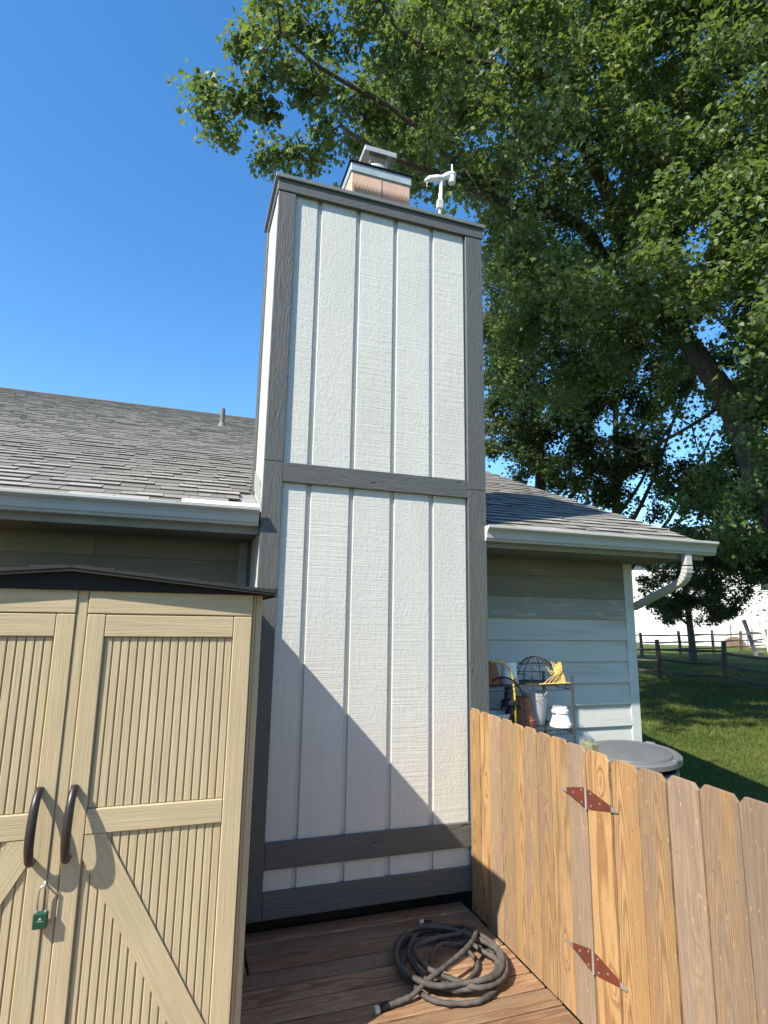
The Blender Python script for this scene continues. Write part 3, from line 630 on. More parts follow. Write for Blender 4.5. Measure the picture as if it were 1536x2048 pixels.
for k, (x, y, a, sc, lab) in enumerate([(1.435, -.455, .3, .07, 'curled tan dry leaf caught at the foot of the fence'), (1.40, -.52, 1.4, .055, 'small pale dry leaf beside the hose coil'), (1.30, -.035, 2.2, .018, 'tiny white scrap on the shaded deck below the chimney'), (1.02, -.62, .7, .06, 'dry yellowish leaf inside the hose coil')]):
    b = MB(); P = [(0, -.5, 0), (.22, -.2, .06), (.28, .1, .1), (.1, .3, .08), (0, .55, .02), (-.1, .3, .07), (-.3, .12, .12), (-.2, -.2, .05)]
    v = [(x+sc*(p*math.cos(a)-q*math.sin(a)), y+sc*(p*math.sin(a)+q*math.cos(a)), .004+sc*r) for p, q, r in P]; v = [(p, q, r) for p, q, r in v]+[(p, q, r+.0012) for p, q, r in v]
    n = 8; b.add(v, [tuple(range(n))[::-1], tuple(range(n, 2*n))]+[(i, (i+1) % n, n+(i+1) % n, n+i) for i in range(n)])
    o = b.build('paper_scrap' if k == 2 else 'fallen_leaf', M['white'] if k == 2 else M['dry']); tag(o, lab, 'scrap' if k == 2 else 'leaf')

# ================================================================== WIRE RACK AND ITS POTS
rack = thing('wire_rack', (2.1, .29, -.03), 'dark wire shelving rack against the house wall holding garden pots', 'shelf rack')
RX0, RX1, RYF, RYB = 1.72, 2.465, .12, .50; SH = (.62, 1.075, 1.395)
for x in (RX0, RX1):
    for y in (RYF, RYB): MB().tube([(x, y, -.03), (x, y, 1.47)], .0115, 10).build('post', M['chrome'], rack)
for zz in SH:
    b = MB()
    for y in (RYF, RYB):
        b.tube([(RX0, y, zz), (RX1, y, zz)], .004, 6); b.tube([(RX0, y, zz-.032), (RX1, y, zz-.032)], .004, 6)
        n = 14; b.tube([(RX0+(RX1-RX0)*k/n, y, zz if k % 2 else zz-.032) for k in range(n+1)], .0028, 5)
    for x in (RX0, RX1):
        b.tube([(x, RYF, zz), (x, RYB, zz)], .004, 6); b.tube([(x, RYF, zz-.032), (x, RYB, zz-.032)], .004, 6)
        n = 8; b.tube([(x, RYF+(RYB-RYF)*k/n, zz if k % 2 else zz-.032) for k in range(n+1)], .0028, 5)
    for k in range(1, 26): b.tube([(RX0+(RX1-RX0)*k/26, RYF, zz+.003), (RX0+(RX1-RX0)*k/26, RYB, zz+.003)], .0022, 5)
    b.build('wire_shelf', M['chrome'], rack)
T1, T2 = SH[2]+.0055, SH[1]+.0055
def pot(name, prof, x, y, z, mat, lab, cat, n=28, sharp=35, group=None):
    return tag(MB().lathe(prof, n, (x, y, z)).build(name, mat, smooth=True, sharp=sharp), lab, cat, group)
dome = thing('wire_basket', (2.26, .30, T1), 'upturned wire hanging basket dome on the top rack shelf', 'basket')
b = MB(); DR, DH = .175, .20
for k in range(8):
    a = k*math.pi/8; b.tube([(2.26+DR*math.cos(a)*math.cos(t), .30+DR*math.sin(a)*math.cos(t), T1+.004+DH*math.sin(t)) for t in np.linspace(0, math.pi, 17)], .0026, 5)
b.build('ribs', M['wire'], dome)
for t in (0, .35, .75): 
    r = DR*math.cos(t); MB().tube([(2.26+r*math.cos(a), .30+r*math.sin(a), T1+.004+DH*math.sin(t)) for a in np.linspace(0, 2*math.pi, 33)], .003, 5, False).build('hoop', M['wire'], dome)
st = thing('straw_bundle', (2.37, .19, T1), 'bundle of yellow straw stalks leaning on the wire basket', 'straw')
b = MB(); rs = random.Random(3)
for k in range(26):
    x0 = 2.36+rs.uniform(-.02, .06); x1 = x0-rs.uniform(-.02, .07); b.tube([(x0, .12+rs.uniform(0, .03), T1+.004), ((x0+x1)/2+rs.uniform(-.01, .01), .14, T1+.06), (x1, .16+rs.uniform(-.02, .03), T1+rs.uniform(.10, .17))], .0032, 5)
for k in range(6): x0 = rs.uniform(2.18, 2.3); b.tube([(x0, .12, T1+.004+rs.uniform(0, .01)), (x0+rs.uniform(.06, .16), .135, T1+rs.uniform(.005, .14))], .003, 5)
b.tube([(2.17, .115, T1+.008), (2.30, .118, T1+.010), (2.45, .12, T1+.012)], .005, 6)
b.build('stalks', M['straw'], st)
pa = thing('ceramic_pot', (2.0, .27, T1), 'small white pot with pink foot upside down beside the wire basket', 'pot')
MB().lathe([(.064, .046), (.055, .125), (.06, .128), (.06, .16), (.01, .16)], 28, (2.0, .27, T1)).build('pot_body', M['cream'], pa, smooth=True, sharp=35)
MB().lathe([(.074, 0), (.074, .004), (.070, .045), (.02, .045)], 28, (2.0, .27, T1)).build('pot_foot', M['pink'], pa, smooth=True, sharp=35)
b = MB()
for k in range(9):
    a = -1.45+rs.uniform(-.45, .45); zz = rs.uniform(.065, .105); r = .0605-.11*(zz-.06); b.lathe([(.001, -.004), (.005, 0), (.001, .004)], 6, (2.0+r*math.cos(a), .27+r*math.sin(a), T1+zz))
b.build('painted_flower', M['bluegrey'], pa)
pl_ = thing('lace_pail', (2.285, .36, T2), 'tall white pail with lace-cut rim standing on the lower shelf', 'pail')
MB().lathe([(.068, 0), (.07, .005), (.0925, .185), (.0945, .187), (.0945, .192), (.098, .24), (.094, .24), (.088, .19), (.064, .008)], 32, (2.285, .36, T2)).build('pail_body', M['pail'], pl_, smooth=True, sharp=30)
b = MB()
for k in range(20):
    a = 2*math.pi*k/20
    for zz, rr_ in ((.205, .0095), (.228, .012)):
        R0 = .0948+(zz-.19)*.073; aa = a+(.157 if zz > .21 else 0); c = Vector((2.285+R0*math.cos(aa), .36+R0*math.sin(aa), T2+zz)); tx = Vector((-math.sin(aa), math.cos(aa), 0))
        b.tube([c+tx*(rr_*math.cos(t))+Vector((0, 0, rr_*math.sin(t))) for t in np.linspace(0, 2*math.pi, 9)], .0022, 4, False)
stuff(b.build('lace_rim', M['pail'], pl_))
wp = thing('white_pots', (2.415, .20, T2), 'stack of white glazed pots upturned at the sunny rack end', 'pot')
MB().lathe([(.084, 0), (.084, .022), (.078, .026), (.076, .03), (.058, .098), (.02, .10)], 28, (2.405, .20, T2)).build('large_pot', M['cream'], wp, smooth=True, sharp=30)
MB().lathe([(.066, 0), (.066, .02), (.058, .026), (.054, .046), (.02, .048)], 28, (2.402, .20, T2+.1015)).build('small_pot', M['cream'], wp, smooth=True, sharp=30)
MB().cbox(2.322, 2.345, .17, .195, T2+.105, T2+.135, .004).build('pot_ear', M['cream'], wp)
pot('terracotta_pot', [(.112, 0), (.112, .05), (.103, .054), (.07, .215), (.02, .215)], 2.11, .30, T2, M['terra'], 'large terracotta pot upside down next to the lace pail', 'pot')
pot('terracotta_pot', [(.095, 0), (.095, .04), (.088, .044), (.06, .17), (.02, .17)], 1.83, .30, T1, M['terra'], 'shaded terracotta pot on the top shelf by the chimney', 'pot')
pot('white_bowl', [(.03, 0), (.075, .05), (.1, .12), (.094, .12), (.028, .008)], 1.84, .19, T2, M['white'], 'white bowl on the lower shelf behind the fence top', 'bowl')
hoop = [(1.80+.0, .135, T2+.0)]+[(1.80+.145*math.sin(t), .125, T2+.34+.16*math.cos(t)) for t in np.linspace(-.3, 1.45, 18)]+[(1.955, .122, T2+.25), (1.962, .121, T2+.007)]
tag(MB().tube(hoop[1:], .0075, 8).build('yellow_hoop', M['yellow'], smooth=True), 'yellow plastic hoop arching over the rack beside the chimney', 'hoop')
bl = thing('black_sprinkler', (1.93, .14, T2), 'navy black plastic sprinkler head with looping black hose on rack', 'sprinkler')
MB().lathe([(.03, 0), (.032, .05), (.045, .06), (.06, .075), (.06, .10), (.035, .115), (.032, .19), (.02, .21)], 12, (1.925, .155, T2+.11)).build('sprinkler_head', M['blueblack'], bl, smooth=True, sharp=30)
for k in range(3): a = k*2.1; MB().tube([(1.925, .155, T2+.19), (1.925+.09*math.cos(a), .155+.03*math.sin(a), T2+.17), (1.925+.10*math.cos(a), .155+.03*math.sin(a), T2+.15)], .011, 8).build('sprinkler_arm', M['blueblack'], bl)
MB().tube([(1.925, .155, T2), (1.925, .155, T2+.12)], .012, 8).build('sprinkler_stake', M['blueblack'], bl)
MB().tube(catmull([(1.76, .11, T2+.36), (1.86, .108, T2+.385), (1.96, .106, T2+.34), (2.02, .105, T2+.22), (2.035, .105, T2+.007)], 6), .006, 7).build('sprinkler_hose', M['black'], bl, smooth=True)

# ================================================================== BIN
BX, BY = 2.60, -.33
bn = thing('waste_bin', (BX, BY, -.02), 'round grey plastic waste bin with loose lid behind the picket gate', 'bin')
MB().lathe([(.22, 0), (.235, .01), (.285, .84), (.30, .86), (.30, .915), (.285, .92), (.28, .90), (.225, .03)], 40, (BX, BY, -.02)).build('bin_body', M['bin'], bn, smooth=True, sharp=40)
tl = Matrix.Rotation(math.radians(-3.0), 3, 'Y') @ Matrix.Rotation(math.radians(2.5), 3, 'X')
lid = MB().lathe([(.318, -.028), (.325, -.026), (.325, .004), (.312, .016), (.29, .018), (.268, .006), (.262, .022), (.20, .034), (.09, .040), (.004, .041)], 48)
lid.v = [tuple((tl @ Vector(v))+Vector((BX, BY, .975))) for v in lid.v]
ld = lid.build('bin_lid', M['binlid'], bn, smooth=True, sharp=25)
for a in (.4, 2.0, 3.55, 5.1):
    b = MB().cbox(-.035, .035, -.012, .02, -.02, .024, .006); R = Matrix.Rotation(a-math.pi/2, 3, 'Z')
    b.v = [tuple((tl @ (R @ Vector((v[0], v[1]+.305, v[2]))))+Vector((BX, BY, .975))) for v in b.v]; b.build('lid_tab', M['binlid'], ld)
for a in (3.9, .76):
    b = MB().cbox(-.06, .06, 0, .05, .70, .735, .008); R = Matrix.Rotation(a-math.pi/2, 3, 'Z')
    b.v = [tuple((R @ Vector((v[0], v[1]+.276, v[2])))+Vector((BX, BY, -.02))) for v in b.v]; b.build('bin_handle', M['bin'], bn)
fc = bpy.data.curves.new('lettering', 'FONT'); fc.body = 'BRUTE'; fc.size = .075; fc.extrude = .0005; fo = bpy.data.objects.new('lettering', fc); COL.objects.link(fo)
bpy.context.view_layer.update(); me = bpy.data.meshes.new_from_object(fo.evaluated_get(bpy.context.evaluated_depsgraph_get())); bpy.data.objects.remove(fo)
ang0 = math.radians(-86)
for v in me.vertices:
    R0 = .2845+(v.co.y)*.06+v.co.z; a = ang0+v.co.x/.29; v.co = (R0*math.cos(a), R0*math.sin(a), .775+v.co.y)
me.name = 'lettering'; me.materials.clear(); me.materials.append(M['ink']); link('lettering', me, bn, (BX, BY, -.02))

# ================================================================== SPLIT-RAIL FENCES
def split_fence(label, posts, rails, hp_, rw, ext=()):
    p0 = Vector((posts[0][0], posts[0][1], float(gz(*posts[0]))))
    t = thing('split_rail_fence', p0, label, 'fence', 'split-rail fences across the lawn')
    P = [Vector((x, y, float(gz(x, y)))) for x, y in posts]; rs = random.Random(len(posts))
    for p in P:
        b = MB(); h = hp_*rs.uniform(.95, 1.06); b.tube([p+Vector((0, 0, -.2)), p+Vector((rs.uniform(-.02, .02), 0, h*.5)), p+Vector((rs.uniform(-.03, .03), rs.uniform(-.03, .03), h))], [.085, .08, .07], 7)
        b.build('post', M['rail'], t)
    for a, c in zip(P[:-1], P[1:]):
        for hz_ in rails:
            m = (a+c)/2+Vector((0, 0, hz_+rs.uniform(-.05, .03))); MB().tube([a+Vector((0, 0, hz_+rs.uniform(-.03, .03))), m, c+Vector((0, 0, hz_+rs.uniform(-.03, .03)))], [.035, rw, .035], 6).build('rail', M['rail'], t)
split_fence('nearer weathered two-rail and post fence crossing the shaded lawn', [(12.7, 15.5), (14.69, 12.1), (15.39, 10.2), (14.2, 7.6), (13.0, 5.0)], (.25, .62, .98), 1.25, .05)
split_fence('far dark split-rail fence in front of the white house', [(18.5, 21.5), (22.19, 21.13), (24.94, 21.35), (28.2, 22.2), (31.5, 23.2), (34.8, 24.2)], (.35, .72, 1.08), 1.3, .05)

# ================================================================== NEIGHBOUR HOUSE
nc = Vector((34.5, 31.0, .45)); nd = Vector((cam_pos.x-nc.x, cam_pos.y-nc.y, 0)).normalized(); ns = Vector((-nd.y, nd.x, 0))
nh = thing('neighbour_house', nc, 'large white sided house far behind the rail fences', 'house')
NR = Matrix((ns, -nd, Vector((0, 0, 1)))).transposed()
def nb(mb, nm, mat): return link(nm, mb.mesh(nm, mat), nh, nc, NR)
b = MB(); W2 = 13.0
k = 0; z = 0
prof = []
while z < 6.4: prof += [(-.045, z), (.0, z+.17)]; z += .17
prof += [(9, 6.4), (9, 0)]
nw = nb(MB().prism(prof[::-1], -W2, W2), 'wall', M['vinyl'])
nr_ = nb(MB().prism([(-.6, 6.3), (4.5, 9.4), (9.6, 6.3), (9.6, 6.15), (4.5, 9.2), (-.6, 6.15)][::-1], -W2-.4, W2+.4), 'roof', M['roof2'])
nb(MB().prism([(.02, 6.4), (4.5, 9.15), (8.98, 6.4)][::-1], -W2+.01, W2-.01), 'gable', M['vinyl'])
for wx, wz in ((-9.5, 3.9), (-5.5, 3.9), (1.2, 3.9), (6, 3.9), (-9.5, .95), (9.6, .95)):
    f_ = nb(MB().box(wx-.55, wx+.55, -.07, -.035, wz, wz+1.5), 'window', M['vinyl'])
    link('pane', MB().box(wx-.47, wx+.47, -.085, -.072, wz+.08, wz+1.42).mesh('pane', M['glass']), f_, nc)

# leaning white frame, evergreen, half-round board, stakes by the far fence
ld2 = thing('leaning_frame', (29.5, 20.43, .3), 'tall grey ladder-like frame leaning by the far fence end', 'ladder')
e1 = Vector((.66, -.75, 0))
for s_ in (-.33, .33):
    a = Vector((29.5, 20.43, .28))+e1*s_; plank('side_rail', ld2, M['gutter'] if s_ > 0 else M['pole'], a+e1*.18, a-e1*(.2 if s_ > 0 else .27)+Vector((.0, 0, 1.95)), .2, .07, (-.75, -.66, 0))
for k in range(3):
    q = Vector((29.5, 20.43, .55+k*.5))-e1*(.02+k*.1); plank('rung', ld2, M['pole'], q-e1*.30, q+e1*.30, .1, .04, (-.75, -.66, 0))
hb = thing('half_round_board', (37.0, 28.4, .43), 'brown half-round wooden panel standing before the white house', 'panel')
poly = [(.75*math.cos(t), .75*math.sin(t)) for t in np.linspace(0, math.pi, 13)]
link('board', MB().prism(poly, -.05, .05, 'y').mesh('board', M['brownwood']), hb, (37, 28.4, .38), NR)
for k, (x, y, h, mt) in enumerate([(34.9, 25.6, 1.5, 'red'), (35.1, 25.4, 1.45, 'red'), (33.6, 25.7, 1.6, 'brownwood')]):
    tag(MB().tube([(x, y, .3), (x+.05, y, .35+h)], .035, 6).build('garden_stake', M[mt]), 'thin faded red stake standing beyond the far fence' if mt == 'red' else 'thin brown stake standing beyond the far fence', 'stake', 'stakes beyond the far fence')

# ================================================================== TREES
LEAF_A = [np.array([(0, -.5, 0), (.27, -.36, .04), (.5, .06, .10), (.16, .12, .06), (0, .6, -.02)]), None]
def leaf_faces(P, N, size, kind):
    """returns vertex array and face size for leaves at P with random frames near normals N"""
    n = len(P); t = rng.normal(0, 1, (n, 3)); t[:, 2] -= .9
    N = N/np.linalg.norm(N, axis=1)[:, None]; t -= N*(t*N).sum(1)[:, None]; t /= np.linalg.norm(t, axis=1)[:, None]; s = np.cross(t, N)
    if kind == 'maple':
        A = LEAF_A[0]; B = A*np.array([-1, 1, 1]); B = B[::-1]; T = np.stack([A, B])       # two folded halves, 6-gons
    else:
        A = np.array([(0, -.5, 0), (.36, -.08, .08), (.1, .16, .03), (0, .55, 0)]); B = (A*np.array([-1, 1, 1]))[::-1]; T = np.stack([A, B])
    k = T.shape[1]
    V = P[:, None, None, :]+size[:, None, None, None]*(T[None, :, :, 0:1]*s[:, None, None, :]+T[None, :, :, 1:2]*t[:, None, None, :]+T[None, :, :, 2:3]*N[:, None, None, :])
    return V.reshape(-1, 3), k, t, s, N
def make_tree(label, base, trunk, limbs, sprays, leafn, leaf_size, matl, spray_r, kind='maple', group=None, name='maple_tree', bark='bark', singles=0, twig=.012, dens_len=None):
    t = thing(name, base, label, 'tree', group)
    tk = MB().tube(catmull([p for p, r in trunk], 5), np.interp(np.linspace(0, 1, (len(trunk)-1)*5+1), np.linspace(0, 1, len(trunk)), [r for p, r in trunk]).tolist(), 14).build('trunk', M[bark], t, smooth=True)
    samples = []
    for L, r0, r1 in limbs:
        pth = catmull(L, 4); MB().tube(pth, lambda u: r0+(r1-r0)*u, 9).build('limb', M[bark], t, smooth=True); samples += [p for p in pth[2:]]
    samples += catmull([p for p, r in trunk], 5)[int(len(trunk)*3.5):]
    SA = np.array([tuple(p) for p in samples]); tw = MB(); P = []; Nn = []; Q = []
    sprays = sorted(sprays, key=lambda q: np.linalg.norm(SA-np.array(q[0]), axis=1).min()); extra = np.empty((len(sprays)*2, 3)); ne = 0; n0 = len(SA)
    for tip, ln, nleaf in sprays:
        tip = np.array(tip); PTS = np.concatenate([SA, extra[:ne]]); d = np.linalg.norm(PTS-tip, axis=1); d[n0:] += .35; d += np.maximum(0, PTS[:, 2]-tip[2]-.3)*.5
        j = int(np.argmin(d+rng.uniform(0, .4, len(d)))); src = PTS[j]; dv = tip-src; L = np.linalg.norm(dv)
        if L < .3: dv = rng.normal(0, 1, 3); L = np.linalg.norm(dv)
        dirn = dv/L; l = min(ln, L); st_ = tip-dirn*l; sag = np.array([0, 0, -.06*L]); mid = (src+tip)/2+sag+rng.normal(0, .06*L, 3)
        tw.tube([src, (src+mid)/2+sag*.3, mid, (mid+tip)/2, tip], [twig*(1.2+L*.35), twig*(1+L*.2), twig, twig*.6, twig*.25], 4, False)
        extra[ne] = mid; extra[ne+1] = tip*.8+mid*.2; ne += 2
        u = rng.uniform(0, 1, nleaf)**.8; along = mid+(tip-mid)*u[:, None]
        along[:nleaf] = st_+(tip-st_)*u[:, None]+sag*(1-u[:, None])*.6
        rad = spray_r*(1.15-.75*u)*np.sqrt(rng.uniform(.02, 1, nleaf)); off = rng.normal(0, 1, (nleaf, 3)); off /= np.linalg.norm(off, axis=1)[:, None]; off[:, 2] *= .75
        p = along+off*rad[:, None]; P.append(p); nn = rng.normal(0, .75, (nleaf, 3))+np.array([-.35, -.25, .75])+off*.35; Nn.append(nn); Q.append(np.full(nleaf, rng.uniform(-.28, .28)))
    tw.build('twigs', M[bark], t, org=base); stuff(t.children[-1])
    P = np.concatenate(P); Nn = np.concatenate(Nn); Q = np.concatenate(Q); size = leaf_size*rng.uniform(.55, 1.35, len(P)); tint = np.clip(rng.normal(.42, .24, len(P))+Q, 0, 1)
    if singles:
        dd = np.linalg.norm(P-np.array(tuple(cam_pos)), axis=1); idx = np.argsort(dd)[:singles*4:4]; keep = np.ones(len(P), bool); keep[idx] = False
        lm = []
        for ti in (.2, .5, .85):
            b = MB(); A = LEAF_A[0]; b.add(A, [tuple(range(5))], ti); b.add((A*np.array([-1, 1, 1]))[::-1], [tuple(range(5))], ti); lm.append(b.mesh('leaf', M[matl]))
        _, _, tt, ss, N2 = leaf_faces(P[idx], Nn[idx], size[idx], kind)
        for i, q in enumerate(idx):
            R = Matrix((ss[i]*size[q], tt[i]*size[q], N2[i]*size[q])).transposed(); link('leaf', lm[i % 3], t, P[q], R)
        P, Nn, size, tint = P[keep], Nn[keep], size[keep], tint[keep]
    V, k, *_ = leaf_faces(P, Nn, size, kind)
    me = bulk_mesh('crown', V-np.array(base), len(P)*2, k, np.repeat(tint, 2), M[matl]); o = link('crown', me, t, base); stuff(o); return t
cp = np.array(tuple(cam_pos)); _fw, _rt, _up = (np.array(tuple(v)) for v in (fw, rt, up))
def at(px, py, r):                         # a point in a photograph direction, r metres away over the ground
    v = _fw+_rt*((px-768)/1171.19)-_up*((py-1024)/1171.19); return cp+v*r/np.hypot(v[0], v[1])
def inside(poly, x, y):
    c = False; n = len(poly)
    for i in range(n):
        (x1, y1), (x2, y2) = poly[i], poly[(i+1) % n]
        if (y1 > y) != (y2 > y) and x < (x2-x1)*(y-y1)/(y2-y1)+x1: c = not c
    return c
def fill(poly, r0, r1, n, ln, nl, gaps=()):
    out = []; X = [p[0] for p in poly]; Y = [p[1] for p in poly]
    while len(out) < n:
        x, y = rng.uniform(min(X), max(X)), rng.uniform(min(Y), max(Y))
        if not inside(poly, x, y) or any((x-gx)**2+(y-gy)**2 < gr_*gr_ and rng.uniform() < .9 for gx, gy, gr_ in gaps): continue
        out.append((at(x, y, rng.uniform(r0, r1)), ln*rng.uniform(.7, 1.3), int(nl*rng.uniform(.7, 1.3))))
    return out
trunk = [((11.1, 3.2, -.1), .50), ((10.95, 3.4, .8), .40), ((10.83, 3.53, 1.6), .37), ((10.58, 3.9, 2.83), .32), ((10.19, 4.27, 4.24), .30), ((9.98, 4.37, 5.3), .27), ((9.72, 4.54, 6.37), .235), ((9.32, 4.85, 7.48), .20), ((8.96, 5.09, 8.27), .18), ((8.51, 5.27, 8.85), .15)]
LB = [([(8.96, 5.09, 8.27), (8.33, 5.16, 8.64), (7.8, 5.25, 8.9), (7.29, 5.29, 9.77), (6.99, 5.29, 10.11), (6.38, 5.38, 10.31), (5.46, 5.64, 10.49), (4.88, 5.75, 10.71), (3.87, 5.92, 11.03), (2.77, 5.91, 11.1), (1.81, 5.87, 11.45)], .17, .03),
      ([(8.51, 5.27, 8.85), (8.07, 5.13, 9.5), (7.61, 5.01, 10.37), (7.33, 5.0, 11.06), (6.9, 4.97, 11.75), (6.56, 4.99, 12.27), (5.97, 5.06, 13.18), (5.05, 5.19, 14.17), (4.51, 5.27, 14.75), (3.77, 5.42, 15.51)], .17, .05),
      ([(9.98, 4.37, 5.3), (10.35, 4.06, 7.35), (10.26, 3.49, 9.42), (9.93, 3.26, 11.51), (9.52, 3.33, 12.37), (9.08, 3.41, 13.49), (8.73, 3.53, 14.6), (8.32, 3.71, 15.93)], .17, .06),
      ([(8.77, 5.14, 8.55), (8.78, 4.71, 9.63), (8.59, 4.61, 10.7), (8.31, 4.62, 12.07), (8.1, 4.55, 13.57), (7.67, 4.69, 15.12), (7.21, 4.84, 16.61)], .16, .05),
      ([(4.88, 5.75, 10.71), (3.92, 5.78, 11.47), (2.91, 5.76, 12.07), (1.95, 5.73, 12.29), (1.12, 5.6, 12.43), (.51, 5.48, 12.74)], .06, .02),
      ([(5.97, 5.06, 13.18), (4.86, 5.3, 13.4), (3.76, 5.42, 13.36), (2.89, 5.45, 13.66), (2.21, 5.35, 14.24), (1.19, 5.28, 13.95)], .07, .02),
      ([(9.72, 4.54, 6.37), (9.23, 4.8, 5.97), (8.63, 5.14, 5.58), (8.15, 5.47, 5.35)], .05, .02)]
def nearer(p):
    p = Vector(p); k = 1-.22*min(1, max(0, (8.96-p.x)/4)); return tuple(cam_pos+(p-cam_pos)*k)
LB = [([nearer(q) for q in L], a, c) for L, a, c in LB]
sp = []
# the fingers of foliage along the crown's sky edge
for x, y, r, ln, nl in [(392, 165, 10, 1.5, 190), (425, 240, 10, 1.5, 190), (470, 100, 9.9, 1.6, 200), (495, 70, 9.8, 1.5, 190), (520, 20, 9.8, 1.5, 190), (545, -20, 9.7, 1.2, 150), (585, 60, 9.9, 1.2, 130), (625, 80, 10, 1.3, 150),
        (655, 110, 10, 1.2, 130), (705, 70, 10.1, 1.2, 130), (690, 110, 10, 1, 90), (515, 330, 10.1, 1.3, 170), (455, 285, 10, 1.4, 170), (560, 300, 10.1, 1.5, 170), (510, 180, 10, 1.6, 190), (560, 140, 10, 1.5, 190), (480, 210, 10, 1.6, 190), (600, 200, 10.1, 1.5, 190), (540, 240, 10.2, 1.5, 190),
        (640, 260, 10.2, 1.5, 180), (620, 330, 10.2, 1.2, 150), (680, 200, 10.2, 1.4, 160), (700, 290, 10.3, 1.4, 180), (740, 60, 10.3, 1.3, 160), (760, 130, 10.3, 1.4, 170), (600, -10, 9.7, .9, 90), (670, -8, 9.8, .9, 80), (720, -6, 9.8, .9, 80), (745, 230, 10.3, 1.4, 170), (650, 180, 10.1, 1.4, 160)]:
    sp.append((at(x, y, r*.82), ln*.85, int(nl*1.5)))
gaps = [(1120, 105, 22), (1000, 265, 28), (1340, 240, 22), (1430, 30, 30), (1420, 130, 22), (1440, 300, 18)]
clear = []                       # thinner foliage in front of the main limbs
for L in ([(1210, 375), (1170, 295), (1140, 245), (1085, 160), (1010, 75)], [(1200, 500), (1165, 455), (1110, 430), (1030, 412)], [(1536, 270), (1490, 190), (1440, 90)], [(1510, 930), (1455, 800), (1390, 705), (1330, 635), (1270, 590)]):
    for (xa, ya), (xb, yb) in zip(L[:-1], L[1:]): clear += [(xa+(xb-xa)*q/3, ya+(yb-ya)*q/3, 50) for q in range(3)]
polyA = [(720, 150), (760, 40), (860, -60), (1000, -140), (1300, -260), (1620, -300), (1700, 0), (1700, 520), (1540, 700), (1380, 620), (1240, 640), (1120, 600), (980, 560), (960, 420), (820, 380), (720, 340)]
sp += fill(polyA, 8.2, 11.5, 560, 1.4, 170, gaps+clear) + fill(polyA, 11.5, 15.5, 520, 1.5, 170, gaps)
sp += fill([(970, 560), (1260, 560), (1400, 700), (1300, 820), (1150, 760), (1000, 700)], 12.5, 15.5, 60, 1.2, 140, [(1330, 745, 40)])
sp += fill([(1440, 560), (1720, 500), (1720, 1000), (1600, 1120), (1500, 1120), (1330, 1090), (1310, 980), (1420, 900), (1480, 800)], 12.2, 16, 150, 1.3, 150, [(1400, 850, 55), (1440, 880, 40), (1390, 1010, 24)]+clear)
sp += fill([(970, 560), (1250, 560), (1300, 700), (1200, 860), (980, 840)], 12, 15, 46, 1.3, 150, [(1085, 750, 30), (1000, 800, 20)])
sp += fill([(1330, 640), (1480, 720), (1560, 900), (1560, 1060), (1460, 1000), (1400, 840)], 11, 12.6, 7, .9, 120, [(1400, 850, 40), (1440, 880, 30)])
k = 0
while k < 120:            # the part of the crown that hangs over the yard above the picture
    p = np.array((rng.uniform(-1, 5), rng.uniform(.5, 4), rng.uniform(9, 11.5))); v = p-cp; R_ = np.hypot(v[0], v[1]); azm = math.degrees(math.atan2(v[0], v[1]))
    if v[2] > 1.36*R_ or (22 < azm < 44 and R_ > 7): sp.append((p, 1.4, 80)); k += 1
make_tree('huge silver maple with leaning trunk whose leafy limbs reach over the chimney', (11.1, 3.2, -.05), trunk, LB, sp, 0, .096, 'leaf', .50, singles=300)

def simple_tree(label, bx, by, h, lean, polys, nl, size, sr, matl, tw, group, name='tree', r=.2, limbs=3, seed=1, trunk_pts=None):
    base = (bx, by, float(gz(bx, by))-.05); rs = random.Random(seed); B = Vector(base)
    top = B+Vector((lean[0], lean[1], h)); tr = [(tuple(B), r*1.25), (tuple(B+(top-B)*.12), r), (tuple(B+(top-B)*.4+Vector((rs.uniform(-.2, .2), 0, 0))), r*.85), (tuple(B+(top-B)*.7+Vector((rs.uniform(-.3, .3), 0, 0))), r*.6), (tuple(top), r*.25)]
    lb = []
    for k in range(limbs):
        u = .25+.5*k/limbs; s0 = B+(top-B)*u; a = rs.uniform(0, 6.28); ln = h*rs.uniform(.22, .4)
        lb.append(([tuple(s0), tuple(s0+Vector((math.cos(a)*ln*.45, math.sin(a)*ln*.45, ln*.45))), tuple(s0+Vector((math.cos(a)*ln*.8, math.sin(a)*ln*.8, ln)))], r*.5, r*.12))
    sp = []
    for poly, r0, r1, n, ln, gp_ in polys: sp += fill(poly, r0, r1, n, ln, nl, gp_)
    return make_tree(label, base, tr, lb, sp, 0, size, matl, sr, kind='plain', group=group, name=name, twig=tw)
g2 = 'trees behind the roof'
simple_tree('tall feathery tree rising straight behind the right roof slope', 12.5, 15.2, 15, (-.3, .3), [([(965, 480), (1180, 500), (1200, 640), (1180, 900), (1110, 1000), (965, 940)], 18, 25, 240, 1.9, [(1000, 930, 35), (1090, 735, 20)])], 200, .15, .62, 'leaf_dark', .016, g2, 'feathery_tree', .22, 5, 2)
simple_tree('forked darker tree behind the roof with bare lower branches', 15.0, 14.5, 13, (.8, .2), [([(1140, 560), (1330, 640), (1420, 760), (1380, 860), (1300, 940), (1230, 1020), (1150, 1010), (1120, 800)], 19, 26, 190, 1.8, [(1270, 1000, 45), (1390, 840, 60), (1330, 860, 40)])], 190, .15, .6, 'leaf_dark', .018, g2, 'forked_tree', .2, 5, 5)
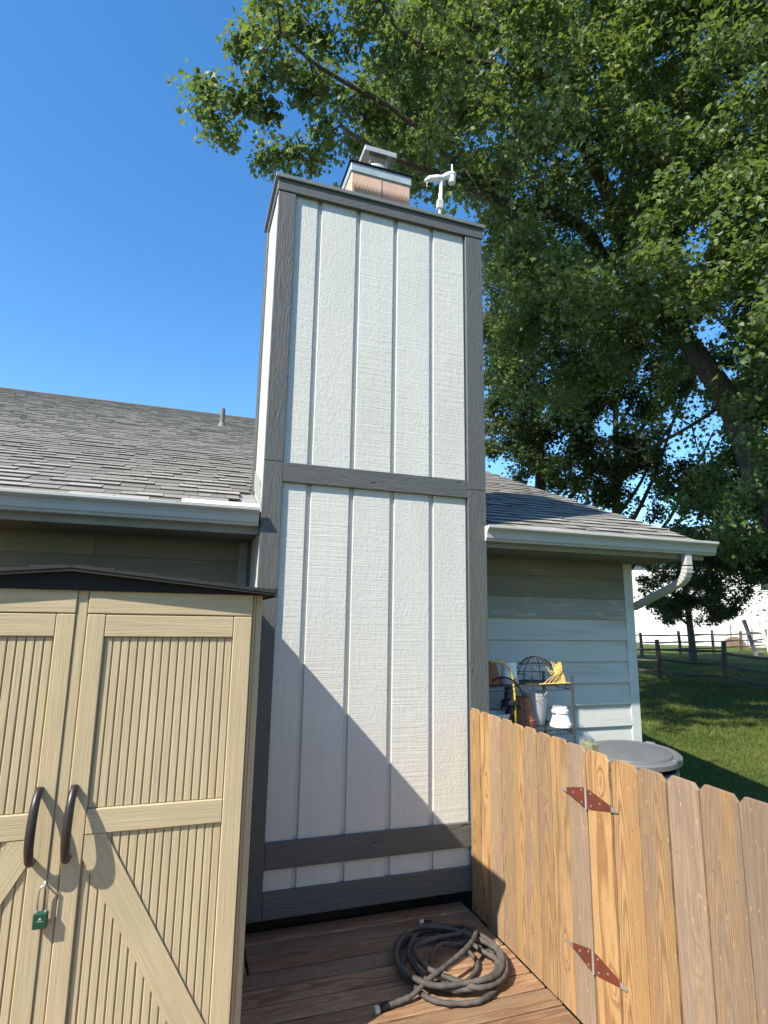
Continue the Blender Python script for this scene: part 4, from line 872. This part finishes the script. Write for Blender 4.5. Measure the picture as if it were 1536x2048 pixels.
simple_tree('dense dark tree hanging low behind the gutter end and downspout', 17.6, 7.2, 12, (0, .3), [([(1225, 1020), (1330, 930), (1420, 890), (1400, 700), (1560, 560), (1700, 600), (1720, 1190), (1560, 1190), (1480, 1140), (1330, 1130), (1260, 1100)], 18, 25, 330, 1.6, [(1270, 1005, 30), (1400, 855, 45), (1440, 890, 25)])], 190, .15, .6, 'leaf_dark', .016, g2, 'dense_tree', .26, 4, 8)
simple_tree('small round-crowned tree with thin trunk beside the split-rail fence', 22.68, 18.36, 6.6, (.1, .1), [([(1285, 1205), (1268, 1110), (1400, 1060), (1560, 1080), (1545, 1140), (1480, 1215), (1425, 1255), (1385, 1230), (1330, 1258)], 26, 31, 190, 1.3, [])], 150, .13, .5, 'leaf_dark', .014, g2, 'young_tree', .16, 5, 4)
eb = (30.3, 20.0, .3)
simple = [(np.array((eb[0]+rng.normal(0, .32)*(1-u*.8), eb[1]+rng.normal(0, .32)*(1-u*.8), .4+u*1.9)), .5, 60) for u in rng.uniform(0, 1, 34)]
make_tree('dark pointed evergreen shrub beside the leaning grey frame', (eb[0], eb[1], .28), [((eb[0], eb[1], .25), .06), ((eb[0], eb[1], 1.1), .05), ((eb[0], eb[1], 2.1), .02)], [([(eb[0], eb[1], .5), (eb[0]+.1, eb[1], .8), (eb[0]+.2, eb[1], 1)], .02, .01)], simple, 0, .09, 'leaf_dark', .22, kind='plain', name='evergreen_shrub', twig=.006)

# unseen trees added round the yard behind the deck to block low sky light
for k, (th, rr_, hh, lab) in enumerate([(103, 15, 9.5, 'yard tree past the gate end of the picket fence'), (135, 14, 10, 'yard tree standing diagonally behind the gate'), (165, 13.5, 9.5, 'yard tree straight behind the deck'), (192, 14, 10.5, 'tall yard tree behind the shed side of the deck'),
        (219, 14.5, 9, 'lower yard tree behind the shed doors'), (246, 15.5, 8.5, 'lowest yard tree on the sunny side of the shed'), (274, 14, 9.5, 'yard tree left of the shed wall'), (302, 14, 9.5, 'yard tree beyond the shed and the long eave')]):
    a = math.radians(th); bx, by = cam_pos.x+rr_*math.sin(a), cam_pos.y+rr_*math.cos(a); base = (bx, by, -.05); sp2 = []
    for q in range(46):
        u = rng.normal(0, 1, 3); u /= np.linalg.norm(u); u *= rng.uniform(.3, 1)**.4; sp2.append((np.array((bx+u[0]*3.3, by+u[1]*3.3, hh*.53+u[2]*hh*.45)), 1.2, 105))
    make_tree('added sky-blocking leafy '+lab, base, [(base, .24), ((bx, by, hh*.3), .2), ((bx+.1, by, hh*.6), .14), ((bx, by+.1, hh*.85), .05)], [([(bx, by, hh*.35), (bx+1, by+.4, hh*.55), (bx+1.8, by+.6, hh*.7)], .08, .03), ([(bx, by, hh*.4), (bx-1, by-.5, hh*.6), (bx-1.6, by-.8, hh*.75)], .08, .03)], sp2, 0, .30, 'leaf_dark', .9, kind='plain', group='added trees blocking the low sky', name='sky_block_tree', twig=.02)
